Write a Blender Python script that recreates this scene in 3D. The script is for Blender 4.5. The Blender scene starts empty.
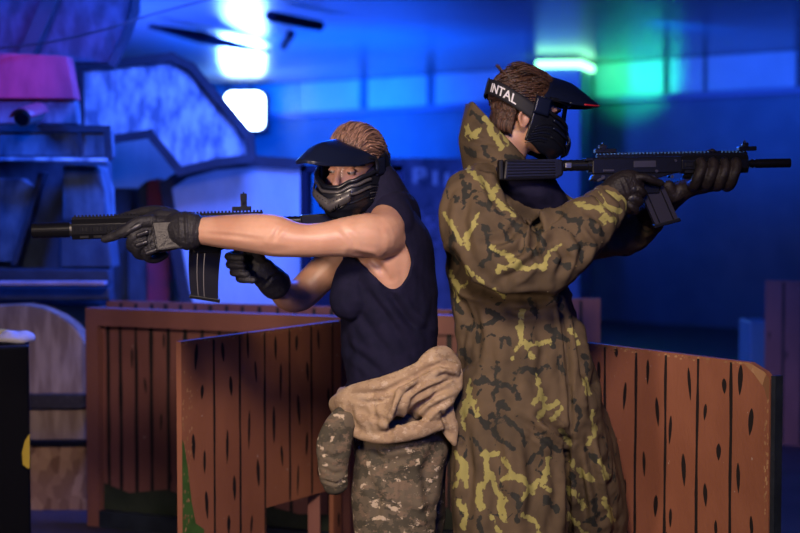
import bpy, bmesh, math, random
import numpy as np
from mathutils import Vector, Matrix, noise, Quaternion
random.seed(7)
SC = bpy.context.scene
COL = SC.collection
PI = math.pi
F = 1450.0                     # focal length in pixels of an 800 px wide frame
CAMZ = 1.4
PITCH = math.atan(66.5/F)      # camera looks slightly down
cp, sp = math.cos(PITCH), math.sin(PITCH)
V = Vector

def P(px, py, d):
    """world point seen at pixel px,py standing d metres down the room"""
    dx = (px-400)/F; dy = -(py-266.5)/F
    v = V((dx, cp+dy*sp, -sp+dy*cp))
    return V((0,0,CAMZ)) + v*(d/v.y)
def PX(co):
    """inverse of P (used to lay cloth patterns out on a garment's near side)"""
    x, y, z = co[0], co[1], co[2]-CAMZ
    zz = y*cp - z*sp; yy = y*sp + z*cp
    return 400+F*x/zz, 266.5-F*yy/zz
def M(px, d): return px*d/F      # pixels -> metres at distance d

# ---------------------------------------------------------------- materials
def mat(name, col, rough=.6, metal=0, col2=None, scale=8, bump=0, bscale=60, stretch=(1,1,1), spec=.5, detail=4, lo=.4, hi=.6, coat=0):
    m = bpy.data.materials.new(name); m.use_nodes = True
    nt = m.node_tree; n = nt.nodes; L = nt.links
    b = n['Principled BSDF']
    b.inputs['Base Color'].default_value = (*col, 1)
    b.inputs['Roughness'].default_value = rough
    b.inputs['Metallic'].default_value = metal
    b.inputs['Specular IOR Level'].default_value = spec
    if coat: b.inputs['Coat Weight'].default_value = coat
    tc = n.new('ShaderNodeTexCoord'); mp = n.new('ShaderNodeMapping')
    mp.inputs['Scale'].default_value = stretch
    L.new(tc.outputs['Object'], mp.inputs['Vector'])
    if col2 is not None:
        t = n.new('ShaderNodeTexNoise'); t.inputs['Scale'].default_value = scale; t.inputs['Detail'].default_value = detail
        L.new(mp.outputs['Vector'], t.inputs['Vector'])
        r = n.new('ShaderNodeValToRGB')
        r.color_ramp.elements[0].position = lo; r.color_ramp.elements[0].color = (*col, 1)
        r.color_ramp.elements[1].position = hi; r.color_ramp.elements[1].color = (*col2, 1)
        L.new(t.outputs['Fac'], r.inputs['Fac']); L.new(r.outputs['Color'], b.inputs['Base Color'])
    if bump:
        t = n.new('ShaderNodeTexNoise'); t.inputs['Scale'].default_value = bscale; t.inputs['Detail'].default_value = 5
        L.new(mp.outputs['Vector'], t.inputs['Vector'])
        bp = n.new('ShaderNodeBump'); bp.inputs['Strength'].default_value = bump; bp.inputs['Distance'].default_value = .01
        L.new(t.outputs['Fac'], bp.inputs['Height']); L.new(bp.outputs['Normal'], b.inputs['Normal'])
    return m
def emis(name, col, strength):
    m = bpy.data.materials.new(name); m.use_nodes = True
    nt = m.node_tree; nt.nodes.clear()
    e = nt.nodes.new('ShaderNodeEmission'); o = nt.nodes.new('ShaderNodeOutputMaterial')
    e.inputs['Color'].default_value = (*col, 1); e.inputs['Strength'].default_value = strength
    nt.links.new(e.outputs[0], o.inputs[0]); return m
def srgb(r, g, b):
    f = lambda c: (c/255/12.92 if c <= 10 else ((c/255+.055)/1.055)**2.4)
    return (f(r), f(g), f(b))

# ---------------------------------------------------------------- objects
def thing(name, label, cat, loc=(0,0,0), group=None):
    o = bpy.data.objects.new(name, None); COL.objects.link(o); o.location = loc
    o.empty_display_size = .1
    o['label'] = label; o['category'] = cat
    if group: o['group'] = group
    return o
def obj(name, me, m, parent=None, smooth=False, label=None):
    """link a bmesh or mesh given in world coordinates as one object (moved to its parent's space)"""
    if isinstance(me, bmesh.types.BMesh):
        bm = me; me = bpy.data.meshes.new(name); bm.normal_update(); bm.to_mesh(me); bm.free()
    else: me.name = name
    for x in (m if isinstance(m, (list, tuple)) else [m]): me.materials.append(x)
    o = bpy.data.objects.new(name, me); COL.objects.link(o)
    if parent is not None:
        base = V(parent.location)
        q = parent.parent
        while q is not None: base += V(q.location); q = q.parent
        me.transform(Matrix.Translation(-base)); o.parent = parent
    if smooth:
        me.polygons.foreach_set('use_smooth', [True]*len(me.polygons))
    if label: o['label'] = label
    me.update()
    return o
def solo(name, me, m, label, cat, group=None, smooth=False):
    """a top-level thing of a single mesh, with its origin at the mesh's foot"""
    o = obj(name, me, m, None, smooth)
    bb = [V(c) for c in o.bound_box]
    c = V((sum(b.x for b in bb)/8, sum(b.y for b in bb)/8, min(b.z for b in bb)))
    o.data.transform(Matrix.Translation(-c)); o.location = c
    o['label'] = label; o['category'] = cat
    if group: o['group'] = group
    return o
def struct(name, me, m):
    o = obj(name, me, m); o['kind'] = 'structure'; return o

# ---------------------------------------------------------------- shapes
def box(bm, c, s, rot=None, bev=0, mi=0):
    n0 = len(bm.verts)
    r = bmesh.ops.create_cube(bm, size=1)
    vs = r['verts']
    for v in vs: v.co = V((v.co.x*s[0], v.co.y*s[1], v.co.z*s[2]))
    if bev:
        es = list({e for v in vs for e in v.link_edges})
        rr = bmesh.ops.bevel(bm, geom=es, offset=bev, segments=2, affect='EDGES', profile=.5)
        vs = [v for v in bm.verts if v.index == -1 or True][n0:] if False else list({v for f in rr['faces'] for v in f.verts} | {v for v in vs if v.is_valid})
    for v in vs:
        if rot is not None: v.co = rot @ v.co
        v.co += V(c)
    for f in {f for v in vs for f in v.link_faces}: f.material_index = mi
    return vs
def cyl(bm, a, b, r, r2=None, n=20, mi=0, capped=True):
    a = V(a); b = V(b); r2 = r if r2 is None else r2
    t = (b-a).normalized(); u = t.orthogonal().normalized(); w = t.cross(u)
    R0 = [bm.verts.new(a+(u*math.cos(2*PI*i/n)+w*math.sin(2*PI*i/n))*r) for i in range(n)]
    R1 = [bm.verts.new(b+(u*math.cos(2*PI*i/n)+w*math.sin(2*PI*i/n))*r2) for i in range(n)]
    fs = [bm.faces.new((R0[i], R0[(i+1)%n], R1[(i+1)%n], R1[i])) for i in range(n)]
    if capped: fs += [bm.faces.new(R0[::-1]), bm.faces.new(R1)]
    for f in fs: f.material_index = mi
    return R0+R1
def prism(bm, pts, ext, mi=0, bev=0):
    """closed polygon pts (list of Vector) extruded by vector ext"""
    A = [bm.verts.new(p) for p in pts]; B = [bm.verts.new(V(p)+ext) for p in pts]
    n = len(pts)
    fs = [bm.faces.new(A[::-1]), bm.faces.new(B)]
    fs += [bm.faces.new((A[i], A[(i+1)%n], B[(i+1)%n], B[i])) for i in range(n)]
    for f in fs: f.material_index = mi
    if bev:
        es = list({e for f in fs for e in f.edges})
        r = bmesh.ops.bevel(bm, geom=es, offset=bev, segments=2, affect='EDGES', profile=.5)
        for f in r['faces']: f.material_index = mi
    bmesh.ops.recalc_face_normals(bm, faces=bm.faces)
    return A+B
def crom(p0, p1, p2, p3, t):
    return .5*((2*p1)+(-p0+p2)*t+(2*p0-5*p1+4*p2-p3)*t*t+(-p0+3*p1-3*p2+p3)*t**3)
def resample(rows, sub):
    """rows: list of tuples (Vector, floats...) -> Catmull-Rom refined"""
    if len(rows) < 3 or sub < 2: return rows
    out = []; n = len(rows)
    for i in range(n-1):
        q = [rows[max(i-1,0)], rows[i], rows[i+1], rows[min(i+2,n-1)]]
        for k in range(sub):
            t = k/sub
            out.append(tuple([crom(q[0][0],q[1][0],q[2][0],q[3][0],t)] + [crom(q[0][j],q[1][j],q[2][j],q[3][j],t) for j in range(1,len(rows[0]))]))
    out.append(rows[-1]); return out
def limb(bm, rows, adir=(0,1,0), n=20, sub=4, caps=True, mi=0, power=2.0):
    """rows of (centre, radius along adir, radius across); smooth closed tapering tube"""
    rows = [(V(r[0]), r[1], r[2] if len(r) > 2 else r[1]) for r in rows]
    rows = resample(rows, sub); N = len(rows); ad = V(adir)
    def frame(i):
        t = (rows[min(i+1,N-1)][0]-rows[max(i-1,0)][0]).normalized()
        a = ad - t*ad.dot(t)
        if a.length < 1e-3: a = t.orthogonal()
        a.normalize(); return t, a, t.cross(a)
    rings = []
    def ring(c, a, b, ra, rb):
        vs = []
        for k in range(n):
            th = 2*PI*k/n; ct, st = math.cos(th), math.sin(th)
            e = 2/power
            vs.append(bm.verts.new(c + a*(ra*math.copysign(abs(ct)**e, ct)) + b*(rb*math.copysign(abs(st)**e, st))))
        return vs
    if caps:
        t, a, b = frame(0); c, ra, rb = rows[0]; m = min(ra, rb)
        for ph in (75, 50, 25):
            s, q = math.cos(math.radians(ph)), math.sin(math.radians(ph))
            rings.append(ring(c - t*(m*q), a, b, ra*s, rb*s))
    for i in range(N):
        t, a, b = frame(i); rings.append(ring(rows[i][0], a, b, rows[i][1], rows[i][2]))
    if caps:
        t, a, b = frame(N-1); c, ra, rb = rows[-1]; m = min(ra, rb)
        for ph in (25, 50, 75):
            s, q = math.cos(math.radians(ph)), math.sin(math.radians(ph))
            rings.append(ring(c + t*(m*q), a, b, ra*s, rb*s))
    fs = []
    for A, B in zip(rings, rings[1:]):
        for k in range(n): fs.append(bm.faces.new((A[k], A[(k+1)%n], B[(k+1)%n], B[k])))
    fs.append(bm.faces.new(rings[0][::-1])); fs.append(bm.faces.new(rings[-1]))
    for f in fs: f.material_index = mi
    return rings
def ell(bm, c, r, rot=None, seg=24):
    res = bmesh.ops.create_uvsphere(bm, u_segments=seg, v_segments=seg//2, radius=1)
    for v in res['verts']:
        v.co = V((v.co.x*r[0], v.co.y*r[1], v.co.z*r[2]))
        if rot is not None: v.co = rot @ v.co
        v.co += V(c)
    return res['verts']
def tubes(bm, pts, r, n=8, mi=0, sub=1, closed=False):
    """thin tube along points"""
    pts = [V(p) for p in pts]
    if sub > 1: pts = [q[0] for q in resample([(p,) for p in pts], sub)]
    N = len(pts); rings = []; up = None
    for i in range(N):
        if closed: t = pts[(i+1)%N]-pts[i-1]
        else: t = pts[min(i+1,N-1)]-pts[max(i-1,0)]
        t.normalize()
        if up is None: up = t.orthogonal().normalized()
        a = (up - t*up.dot(t)).normalized(); up = a; b = t.cross(a)
        rr = r[i*len(r)//N] if isinstance(r, (list, tuple)) else r
        rings.append([bm.verts.new(pts[i]+(a*math.cos(2*PI*k/n)+b*math.sin(2*PI*k/n))*rr) for k in range(n)])
    prs = list(zip(rings, rings[1:])) + ([(rings[-1], rings[0])] if closed else [])
    fs = [bm.faces.new((A[k], A[(k+1)%n], B[(k+1)%n], B[k])) for A, B in prs for k in range(n)]
    if not closed: fs += [bm.faces.new(rings[0][::-1]), bm.faces.new(rings[-1])]
    for f in fs: f.material_index = mi
def sheet(bm, fn, nu, nv, mi=0, thick=0, closed_u=False):
    """grid surface fn(u,v) for u,v in 0..1, given thickness along its normals"""
    G = [[V(fn(i/nu, j/nv)) for j in range(nv+1)] for i in range(nu+1 if not closed_u else nu)]
    I = len(G)
    def at(i, j): return G[i % I] [j] if closed_u else G[max(0,min(I-1,i))][j]
    def nrm(i, j):
        a = at(i+1, j)-at(i-1, j); b = at(i, min(j+1,nv))-at(i, max(j-1,0))
        c = a.cross(b); return c.normalized() if c.length > 1e-9 else V((0,0,1))
    T = [[bm.verts.new(G[i][j]) for j in range(nv+1)] for i in range(I)]
    rng = range(I if closed_u else I-1)
    fs = [bm.faces.new((T[i][j], T[(i+1)%I][j], T[(i+1)%I][j+1], T[i][j+1])) for i in rng for j in range(nv)]
    if thick:
        B = [[bm.verts.new(G[i][j]-nrm(i,j)*thick) for j in range(nv+1)] for i in range(I)]
        fs += [bm.faces.new((B[i][j+1], B[(i+1)%I][j+1], B[(i+1)%I][j], B[i][j])) for i in rng for j in range(nv)]
        for i in rng:
            fs.append(bm.faces.new((T[(i+1)%I][0], T[i][0], B[i][0], B[(i+1)%I][0])))
            fs.append(bm.faces.new((T[i][nv], T[(i+1)%I][nv], B[(i+1)%I][nv], B[i][nv])))
        if not closed_u:
            for j in range(nv):
                fs.append(bm.faces.new((T[0][j], T[0][j+1], B[0][j+1], B[0][j])))
                fs.append(bm.faces.new((T[-1][j+1], T[-1][j], B[-1][j], B[-1][j+1])))
    for f in fs: f.material_index = mi
    return fs
def remesh(bm, voxel, smooth=4, fac=.5):
    bmesh.ops.recalc_face_normals(bm, faces=bm.faces)
    me = bpy.data.meshes.new('tmp'); bm.to_mesh(me); bm.free()
    o = bpy.data.objects.new('tmp', me); COL.objects.link(o)
    r = o.modifiers.new('r', 'REMESH'); r.mode = 'VOXEL'; r.voxel_size = voxel; r.use_smooth_shade = True
    if smooth:
        s = o.modifiers.new('s', 'SMOOTH'); s.iterations = smooth; s.factor = fac
    dg = bpy.context.evaluated_depsgraph_get(); dg.update()
    out = bpy.data.meshes.new_from_object(o.evaluated_get(dg))
    bpy.data.objects.remove(o); bpy.data.meshes.remove(me)
    out.materials.clear()
    return out
def arrays(me):
    n = len(me.vertices)
    co = np.empty(n*3, 'f'); me.vertices.foreach_get('co', co)
    no = np.empty(n*3, 'f'); me.vertices.foreach_get('normal', no)
    return co.reshape(-1,3).astype(float), no.reshape(-1,3).astype(float)
def setco(me, co):
    me.vertices.foreach_set('co', co.astype('f').ravel()); me.update()
def fbm(co, scale, stretch=(1,1,1), seed=0, octv=2):
    s = np.array(stretch)*scale
    q = co*s + seed*7.31
    return np.array([noise.fractal(V(p), 1.0, 2.0, octv) for p in q])
def ridge(co, scale, stretch=(1,1,1), seed=0):
    s = np.array(stretch)*scale; q = co*s + seed*3.77
    return np.array([1-2*abs(noise.noise(V(p))) for p in q])
def seg_dist(p, a, b):
    """p (n,2), segment a-b -> distance, parameter"""
    a = np.array(a, float); b = np.array(b, float); d = b-a
    t = np.clip(((p-a)@d)/(d@d+1e-9), 0, 1)
    q = a + t[:,None]*d
    return np.linalg.norm(p-q, axis=1), t
def proj(co):
    x, y, z = co[:,0], co[:,1], co[:,2]-CAMZ
    zz = y*cp - z*sp; yy = y*sp + z*cp
    return np.stack([400+F*x/zz, 266.5-F*yy/zz], 1)
def crease(co, no, folds, maxn=.35):
    """folds: (polyline on the garment's near side, width px, depth m); valley with raised shoulders"""
    q = proj(co); near = np.clip((maxn-no[:,1])/.35, 0, 1); add = np.zeros(len(co))
    for pl, w, d in folds:
        dist = np.full(len(co), 1e9); tt = np.zeros(len(co)); K = len(pl)-1
        for k in range(K):
            dd, t = seg_dist(q, pl[k], pl[k+1])
            m = dd < dist; dist[m] = dd[m]; tt[m] = (k+t[m])/K
        taper = np.sin(np.clip(tt, .04, .96)*PI)**.6
        add += near*taper*(-d*np.exp(-(dist/w)**2) + .75*d*np.exp(-((dist-1.9*w)/(w*.9))**2))
    return co + no*add[:,None]
def attr(me, name, arr):
    a = me.attributes.new(name, 'FLOAT', 'POINT'); a.data.foreach_set('value', arr.astype('f'))
# ================================================================= materials
m_floor = mat('floor_concrete', (.022,.02,.024), .5, col2=(.04,.034,.038), scale=3, bump=.2, bscale=30)
m_ceil = mat('ceiling_paint', (.20,.24,.27), .25, col2=(.25,.29,.31), scale=.6, spec=.6)
m_wall = mat('wall_dark_paint', (.06,.10,.125), .6, col2=(.08,.125,.15), scale=2, bump=.1)
m_band = mat('wall_pale_panel', (.36,.42,.42), .5, col2=(.42,.48,.48), scale=2)
m_bandframe = mat('panel_frame_paint', (.12,.14,.22), .5)
m_dark = mat('dark_steel', (.010,.011,.016), .5, col2=(.018,.018,.024), scale=6, bump=.1)
m_trim = mat('dark_edge_paint', (.008,.012,.022), .6, col2=(.016,.022,.036), scale=10, bump=.3)
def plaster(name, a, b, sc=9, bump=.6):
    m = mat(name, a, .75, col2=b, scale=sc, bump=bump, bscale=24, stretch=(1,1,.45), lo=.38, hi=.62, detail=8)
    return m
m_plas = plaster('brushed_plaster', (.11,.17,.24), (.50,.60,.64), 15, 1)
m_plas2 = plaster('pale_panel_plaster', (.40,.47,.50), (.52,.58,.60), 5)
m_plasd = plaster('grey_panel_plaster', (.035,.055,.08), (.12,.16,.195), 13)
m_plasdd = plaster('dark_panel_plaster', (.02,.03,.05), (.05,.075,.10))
m_redp = plaster('dusky_pink_panel', (.36,.03,.07), (.5,.05,.10), 12, .3)
m_redstripe = mat('dark_red_paint', (.30,.02,.05), .6, col2=(.2,.02,.05), scale=9)
m_ply = mat('plywood', (.24,.15,.10), .7, col2=(.42,.29,.20), scale=9, bump=.2, bscale=40, stretch=(3,3,.5), detail=8)
def osb(name):
    m = bpy.data.materials.new(name); m.use_nodes = True; nt = m.node_tree; n = nt.nodes; L = nt.links
    b = n['Principled BSDF']; b.inputs['Roughness'].default_value = .7
    tc = n.new('ShaderNodeTexCoord')
    v = n.new('ShaderNodeTexVoronoi'); v.inputs['Scale'].default_value = 28; v.inputs['Randomness'].default_value = 1
    mp = n.new('ShaderNodeMapping'); mp.inputs['Scale'].default_value = (1,1,.55); mp.inputs['Rotation'].default_value = (0,.6,0)
    L.new(tc.outputs['Object'], mp.inputs['Vector']); L.new(mp.outputs['Vector'], v.inputs['Vector'])
    r = n.new('ShaderNodeValToRGB'); e = r.color_ramp.elements
    e[0].position = 0; e[0].color = (.22,.10,.045,1); e[1].position = 1; e[1].color = (.52,.30,.15,1)
    q = e.new(.5); q.color = (.40,.21,.10,1)
    s = n.new('ShaderNodeSeparateColor'); L.new(v.outputs['Color'], s.inputs['Color']); L.new(s.outputs[0], r.inputs['Fac'])
    L.new(r.outputs['Color'], b.inputs['Base Color'])
    bp = n.new('ShaderNodeBump'); bp.inputs['Strength'].default_value = .3; bp.inputs['Distance'].default_value = .004
    L.new(s.outputs[1], bp.inputs['Height']); L.new(bp.outputs['Normal'], b.inputs['Normal'])
    return m
m_osb = osb('strand_board')
def fencemat(name, col, col2):
    m = mat(name, col, .55, col2=col2, scale=4, bump=.15, bscale=90, stretch=(1,1,.6), detail=6)
    nt = m.node_tree; n = nt.nodes; L = nt.links; b = n['Principled BSDF']
    src = b.inputs['Base Color'].links[0].from_socket
    t = n.new('ShaderNodeTexNoise'); t.inputs['Scale'].default_value = 42; t.inputs['Detail'].default_value = 3
    tc = n.new('ShaderNodeTexCoord'); L.new(tc.outputs['Object'], t.inputs['Vector'])
    r = n.new('ShaderNodeValToRGB'); r.color_ramp.elements[0].position = .735; r.color_ramp.elements[1].position = .75
    L.new(t.outputs['Fac'], r.inputs['Fac'])
    mx = n.new('ShaderNodeMix'); mx.data_type = 'RGBA'; L.new(r.outputs['Color'], mx.inputs['Factor'])
    L.new(src, mx.inputs[6]); mx.inputs[7].default_value = (.45,.33,.27,1)
    L.new(mx.outputs[2], b.inputs['Base Color'])
    return m
m_fence = fencemat('red_brown_paint', (.27,.098,.052), (.33,.125,.068))
m_fence_b = fencemat('dark_red_brown_paint', (.20,.075,.06), (.25,.095,.075))
m_fline = mat('black_line_paint', (.012,.008,.008), .6)
m_green = mat('green_paint', (.04,.10,.02), .6, col2=(.06,.14,.03), scale=14)
m_black = mat('black_paint', (.004,.004,.007), .45, bump=.1, spec=.2)
m_pipe = mat('dull_pipe_paint', (.008,.01,.02), .9, spec=.05)
m_yellow = mat('yellow_paint', (.55,.38,.03), .5)
m_white = mat('white_cloth', (.6,.55,.55), .8, bump=.3)

# ================================================================= room
H = 3.0
def wallpt(px):      # the far wall runs obliquely: 20.5 m off at pixel column 250, 15.5 m at column 800
    A = V((-150/F*20.5, 20.5)); B = V((400/F*15.5, 15.5)); k = (px-400)/F
    d = B-A; t = (k*A.y-A.x)/(d.x-k*d.y); return A+d*t
wd = (wallpt(800)-wallpt(250)).normalized(); wn = V((wd.y, -wd.x))     # along, towards the room
W0 = wallpt(250)-wd*14; W1 = wallpt(800)+wd*6; WL = (W1-W0).length
def wquad(bm, s0, s1, z0, z1, off, th=.06, mi=0):
    p = [W0+wd*s0+wn*off, W0+wd*s1+wn*off]
    pts = [V((p[0].x,p[0].y,z0)), V((p[1].x,p[1].y,z0)), V((p[1].x,p[1].y,z1)), V((p[0].x,p[0].y,z1))]
    prism(bm, pts, V((-wn.x*th, -wn.y*th, 0)), mi)
def spx(px): return (wallpt(px)-W0).dot(wd)
bm = bmesh.new(); box(bm, (0,11,-.05), (30,34,.1)); struct('floor', bm, m_floor)
bm = bmesh.new(); box(bm, (0,11,H+.05), (30,34,.1)); struct('ceiling', bm, m_ceil)
BZ = 2.55
bm = bmesh.new(); wquad(bm, 0, WL, 0, BZ, .12, .3); wquad(bm, 0, WL, BZ, H, 0, .18); struct('wall_back', bm, m_wall)
bm = bmesh.new(); wquad(bm, 0, WL, BZ-.03, BZ+.04, .2, .25); struct('trim_1', bm, m_bandframe)
edges_px = [60, 150, 225, 362, 436, 530, 690, 765, 880]
for i, (a, b) in enumerate([(60,148),(152,228),(234,300),(302,362),(371,429),(438,528),(596,664),(672,704),(708,796),(804,900)]):
    bm = bmesh.new(); wquad(bm, spx(a), spx(b), BZ+.05, H-.015, .06, .05)
    struct('window_%d' % (i+1), bm, m_band)
bm = bmesh.new()
a = V((-9.2,-4,0)); box(bm, (-9.2, 9, 1.5), (.2, 30, 3)); struct('wall_left', bm, m_wall)
bm = bmesh.new(); box(bm, (7.2, 6, 1.5), (.2, 24, 3)); struct('wall_right', bm, m_wall)
# square column carrying the green light strip
cd = 16.2; cx0, cxm, cx1 = P(539,100,cd).x, P(580,100,cd-.05).x, P(593,100,cd+.5).x
colp = [V((cx0,cd,0)), V((cxm,cd-.05,0)), V((cx1,cd+.6,0)), V((cx0+.1,cd+.7,0))]
bm = bmesh.new(); prism(bm, colp, V((0,0,2.86))); struct('wall_column', bm, mat('column_paint', (.3,.36,.42), .5))
g = 0.03
bm = bmesh.new()
q = [V((cx0-g,cd-g,2.87)), V((cxm+g*.3,cd-.05-g,2.87)), V((cx1+g,cd+.6,2.87)), V((cx1-.04,cd+.6,2.87)), V((cxm-.02,cd+.02,2.87)), V((cx0-g,cd+.06,2.87))]
prism(bm, q, V((0,0,.075)))
solo('light_strip', bm, emis('green_white_led', (.26,1,.52), 4.5), 'green-white glowing light strip wrapped around the top of the column', 'light strip')

# floodlight on the far wall
ld = 19.6
t = thing('floodlight', 'square floodlight glowing white high up behind the hull', 'light', P(244,131,ld))
a = P(225,92,ld); b = P(264,129,ld)
bm = bmesh.new()
r_ = .1; pts = []
for (cx, cz, a0) in ((b.x-r_, a.z-r_, 0), (a.x+r_, a.z-r_, 90), (a.x+r_, b.z+r_, 180), (b.x-r_, b.z+r_, 270)):
    for k in range(6):
        th = math.radians(a0+k*18); pts.append(V((cx+r_*math.cos(th), ld, cz+r_*math.sin(th))))
prism(bm, pts, V((0,.05,0))); obj('lens', bm, emis('flood_white_blue', (.50,.74,1), 16), t)
bm = bmesh.new(); box(bm, ((a.x+b.x)/2, ld+.12, (a.z+b.z)/2), (b.x-a.x+.06, .12, a.z-b.z+.06), bev=.03); obj('housing', bm, m_dark, t)
bm = bmesh.new(); box(bm, ((a.x+b.x)/2, ld+.14, a.z+.1), (.05,.05,.5)); obj('bracket', bm, m_dark, t)

# things on the ceiling
def ceilpt(px, py, dz=0):
    d = F*(H-dz-CAMZ)/(200-py); return P(px,py,d)
bm = bmesh.new(); tubes(bm, [ceilpt(150,26,.08), ceilpt(200,37,.08), ceilpt(225,43,.06), ceilpt(268,52,.05)], [.02,.06,.045,.02], 12)
solo('ceiling_strip', bm, m_pipe, 'dark tapering pipe running under the ceiling across the white glow', 'pipe')
bm = bmesh.new(); tubes(bm, [ceilpt(270,16,.1), ceilpt(320,26,.1)], .045, 12)  # dark tube set in place of a dark mark on the ceiling
solo('ceiling_strip', bm, m_pipe, 'short dark strip under the ceiling right of the white glow', 'pipe')
bm = bmesh.new(); tubes(bm, [ceilpt(291,34,.1), ceilpt(284,46,.1)], .04, 12)  # shorter tube for a second dark ceiling mark
solo('ceiling_strip', bm, m_pipe, 'stubby dark strip below the short ceiling strip', 'pipe')
bm = bmesh.new(); tubes(bm, [P(-20,50,6.6), P(50,42,6.65), P(113,27,6.7), P(150,15,6.8), P(215,-2,7.0)], .0045, 8, sub=4)
solo('cable', bm, m_dark, 'thin dark cable sagging past the top of the prop robot', 'cable')
bm = bmesh.new(); ell(bm, P(120,50,8.4), (.022,.02,.03)); cyl(bm, P(120,50,8.4), P(121,20,8.4), .006)
cyl(bm, P(121,20,8.4), P(121,-160,8.4), .004)
solo('indicator_lamp', bm, emis('cyan_lamp', (.3,.9,1), 6), 'tiny cyan lamp glowing beside the dark overhead panel', 'lamp')

# far mural board with pale letters behind the two players
bd = 12.0
t = thing('sign_board', 'blurred blue mural board with pale letters between the players', 'sign', P(470,200+F*1.4/bd,bd))
bm = bmesh.new(); a = P(380,158,bd); b = P(505,345,bd)
box(bm, ((a.x+b.x)/2, bd+.04, a.z/2), (b.x-a.x, .08, a.z))
obj('board', bm, plaster('mural_paint', (.06,.08,.14), (.24,.25,.36), 7), t)
m_letter = mat('pale_letter_paint', (.75,.75,.8), .6)
def glyph(rects):
    bm = bmesh.new()
    for (x0,y0,x1,y1) in rects:
        p, q = P(x0,y0,bd), P(x1,y1,bd); box(bm, ((p.x+q.x)/2, bd-.004, (p.z+q.z)/2), (q.x-p.x, .008, p.z-q.z))
    obj('letter', bm, m_letter, t)
glyph([(413,168,417,183),(417,168,425,171),(417,175,425,178),(422,170,426,177)])
glyph([(433,171,437,185)])
glyph([(445,173,449,187),(455,173,459,187),(449,184,455,187)])
for i in range(30):
    bm = bmesh.new()
    x = 404+random.random()*44; y = 206+random.random()*38; w = 2+random.random()*5; h = 1.5+random.random()*3
    p, q = P(x,y,bd), P(x+w,y+h,bd); box(bm, ((p.x+q.x)/2, bd-.003, (p.z+q.z)/2), (q.x-p.x, .006, p.z-q.z))
    if i == 0: m_brick = plaster('mural_brick_paint', (.3,.3,.5), (.42,.42,.6))
    obj('mural_brick', bm, m_brick, t)

# ================================================================= prop robot (plaster and plywood stage set)
def slabmesh(pts, d, th, bev=.006, bm=None, mi=0):
    bm = bm or bmesh.new(); prism(bm, [P(x,y,d) for x,y in pts], V((0,th,0)), mi, bev); return bm
def trims(pts, d, w, dep, idx=None, bm=None):
    """square battens nailed along the outline"""
    bm = bm or bmesh.new(); n = len(pts)
    for i in range(n):
        if idx is not None and i not in idx: continue
        a = P(*pts[i], d-dep*(.4+.012*i)); b = P(*pts[(i+1)%n], d-dep*(.4+.012*i)); t = (b-a); L = t.length; t.normalize()
        q = V((1,0,0)).rotation_difference(t).to_matrix()
        box(bm, (a+b)/2, (L+w*.9, dep, w), rot=q)
    return bm
rb = thing('prop_robot', 'tall stage-set robot of blue-lit plaster panels on a plywood base', 'stage prop', (P(30,520,6.6).x, 6.7, 0))
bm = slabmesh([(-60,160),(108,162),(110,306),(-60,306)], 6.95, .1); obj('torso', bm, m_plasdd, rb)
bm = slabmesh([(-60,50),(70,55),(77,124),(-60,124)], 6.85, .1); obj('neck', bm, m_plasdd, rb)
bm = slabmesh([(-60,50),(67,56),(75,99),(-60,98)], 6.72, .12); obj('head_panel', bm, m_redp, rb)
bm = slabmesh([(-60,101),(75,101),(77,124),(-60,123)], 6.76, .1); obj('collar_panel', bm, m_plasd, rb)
ov = [(-60,-20),(137,-20),(136,10),(127,36),(113,63),(78,62),(-60,46)]
bm = slabmesh(ov, 7.0, .12); o = obj('overhead_panel', bm, plaster('dusky_panel_plaster', (.028,.022,.042), (.07,.06,.10), 16), rb)
bm = trims(ov, 7.0, .035, .03, (1,2,3)); obj('edge_batten', bm, m_trim, o)
bm = slabmesh([(49,-20),(66,-20),(33,56),(17,54)], 6.95, .08); obj('cross_batten', bm, m_trim, o)
bm = slabmesh([(-60,128),(107,129),(109,157),(-60,155)], 6.55, .16); o = obj('shoulder_box', bm, m_plasd, rb)
bm = trims([(-60,128),(107,129),(109,158),(-60,157)], 6.55, .03, .03, (0,1)); bm = slabmesh([(78,128),(82,128),(82,157),(78,157)], 6.53, .03, .002, bm); obj('edge_batten', bm, m_trim, o)
bm = slabmesh([(-60,156),(106,158),(106,162),(-60,160)], 6.48, .08, .003); obj('ledge', bm, m_plas, o)
bm = slabmesh([(-60,178),(22,178),(34,190),(12,262),(-60,262)], 6.86, .1); obj('belly_panel', bm, m_plasd, rb)
bm = slabmesh([(38,172),(44,172),(17,266),(10,266)], 6.8, .1); obj('strut', bm, m_trim, rb)
bm = slabmesh([(62,164),(98,165),(104,190),(106,222),(62,222)], 6.7, .25, .02); obj('hip_panel', bm, m_plasd, rb)
bm = slabmesh([(60,228),(108,230),(112,268),(60,268)], 6.75, .2, .01); obj('thigh_panel', bm, m_plasdd, rb)
bm = slabmesh([(-60,268),(108,270),(110,281),(-60,281)], 6.62, .1); obj('waist_beam', bm, m_trim, rb)
bm = slabmesh([(-60,281.5),(104,281.5),(104,285.5),(-60,285.5)], 6.42, .08, .003); obj('ledge', bm, mat('ledge_wood', (.42,.3,.34), .6, col2=(.3,.2,.22), scale=8), rb)
bm = slabmesh([(-60,287),(108,287),(110,300),(-60,300)], 6.6, .12); obj('waist_beam', bm, m_trim, rb)
base = [(-60,307),(0,306),(25,305),(42,308),(58,315),(72,325),(82,337),(89,350),(90,394),(-60,394)]
bm = slabmesh(base, 6.5, .15); obj('foot_cover', bm, m_ply, rb)
bm = slabmesh([(-60,394),(90,394),(90,409),(-60,410)], 6.47, .1); obj('foot_rail', bm, mat('grimy_dark_rail', (.02,.014,.012), .6, col2=(.06,.045,.04), scale=40, lo=.5, hi=.75), rb)
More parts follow.
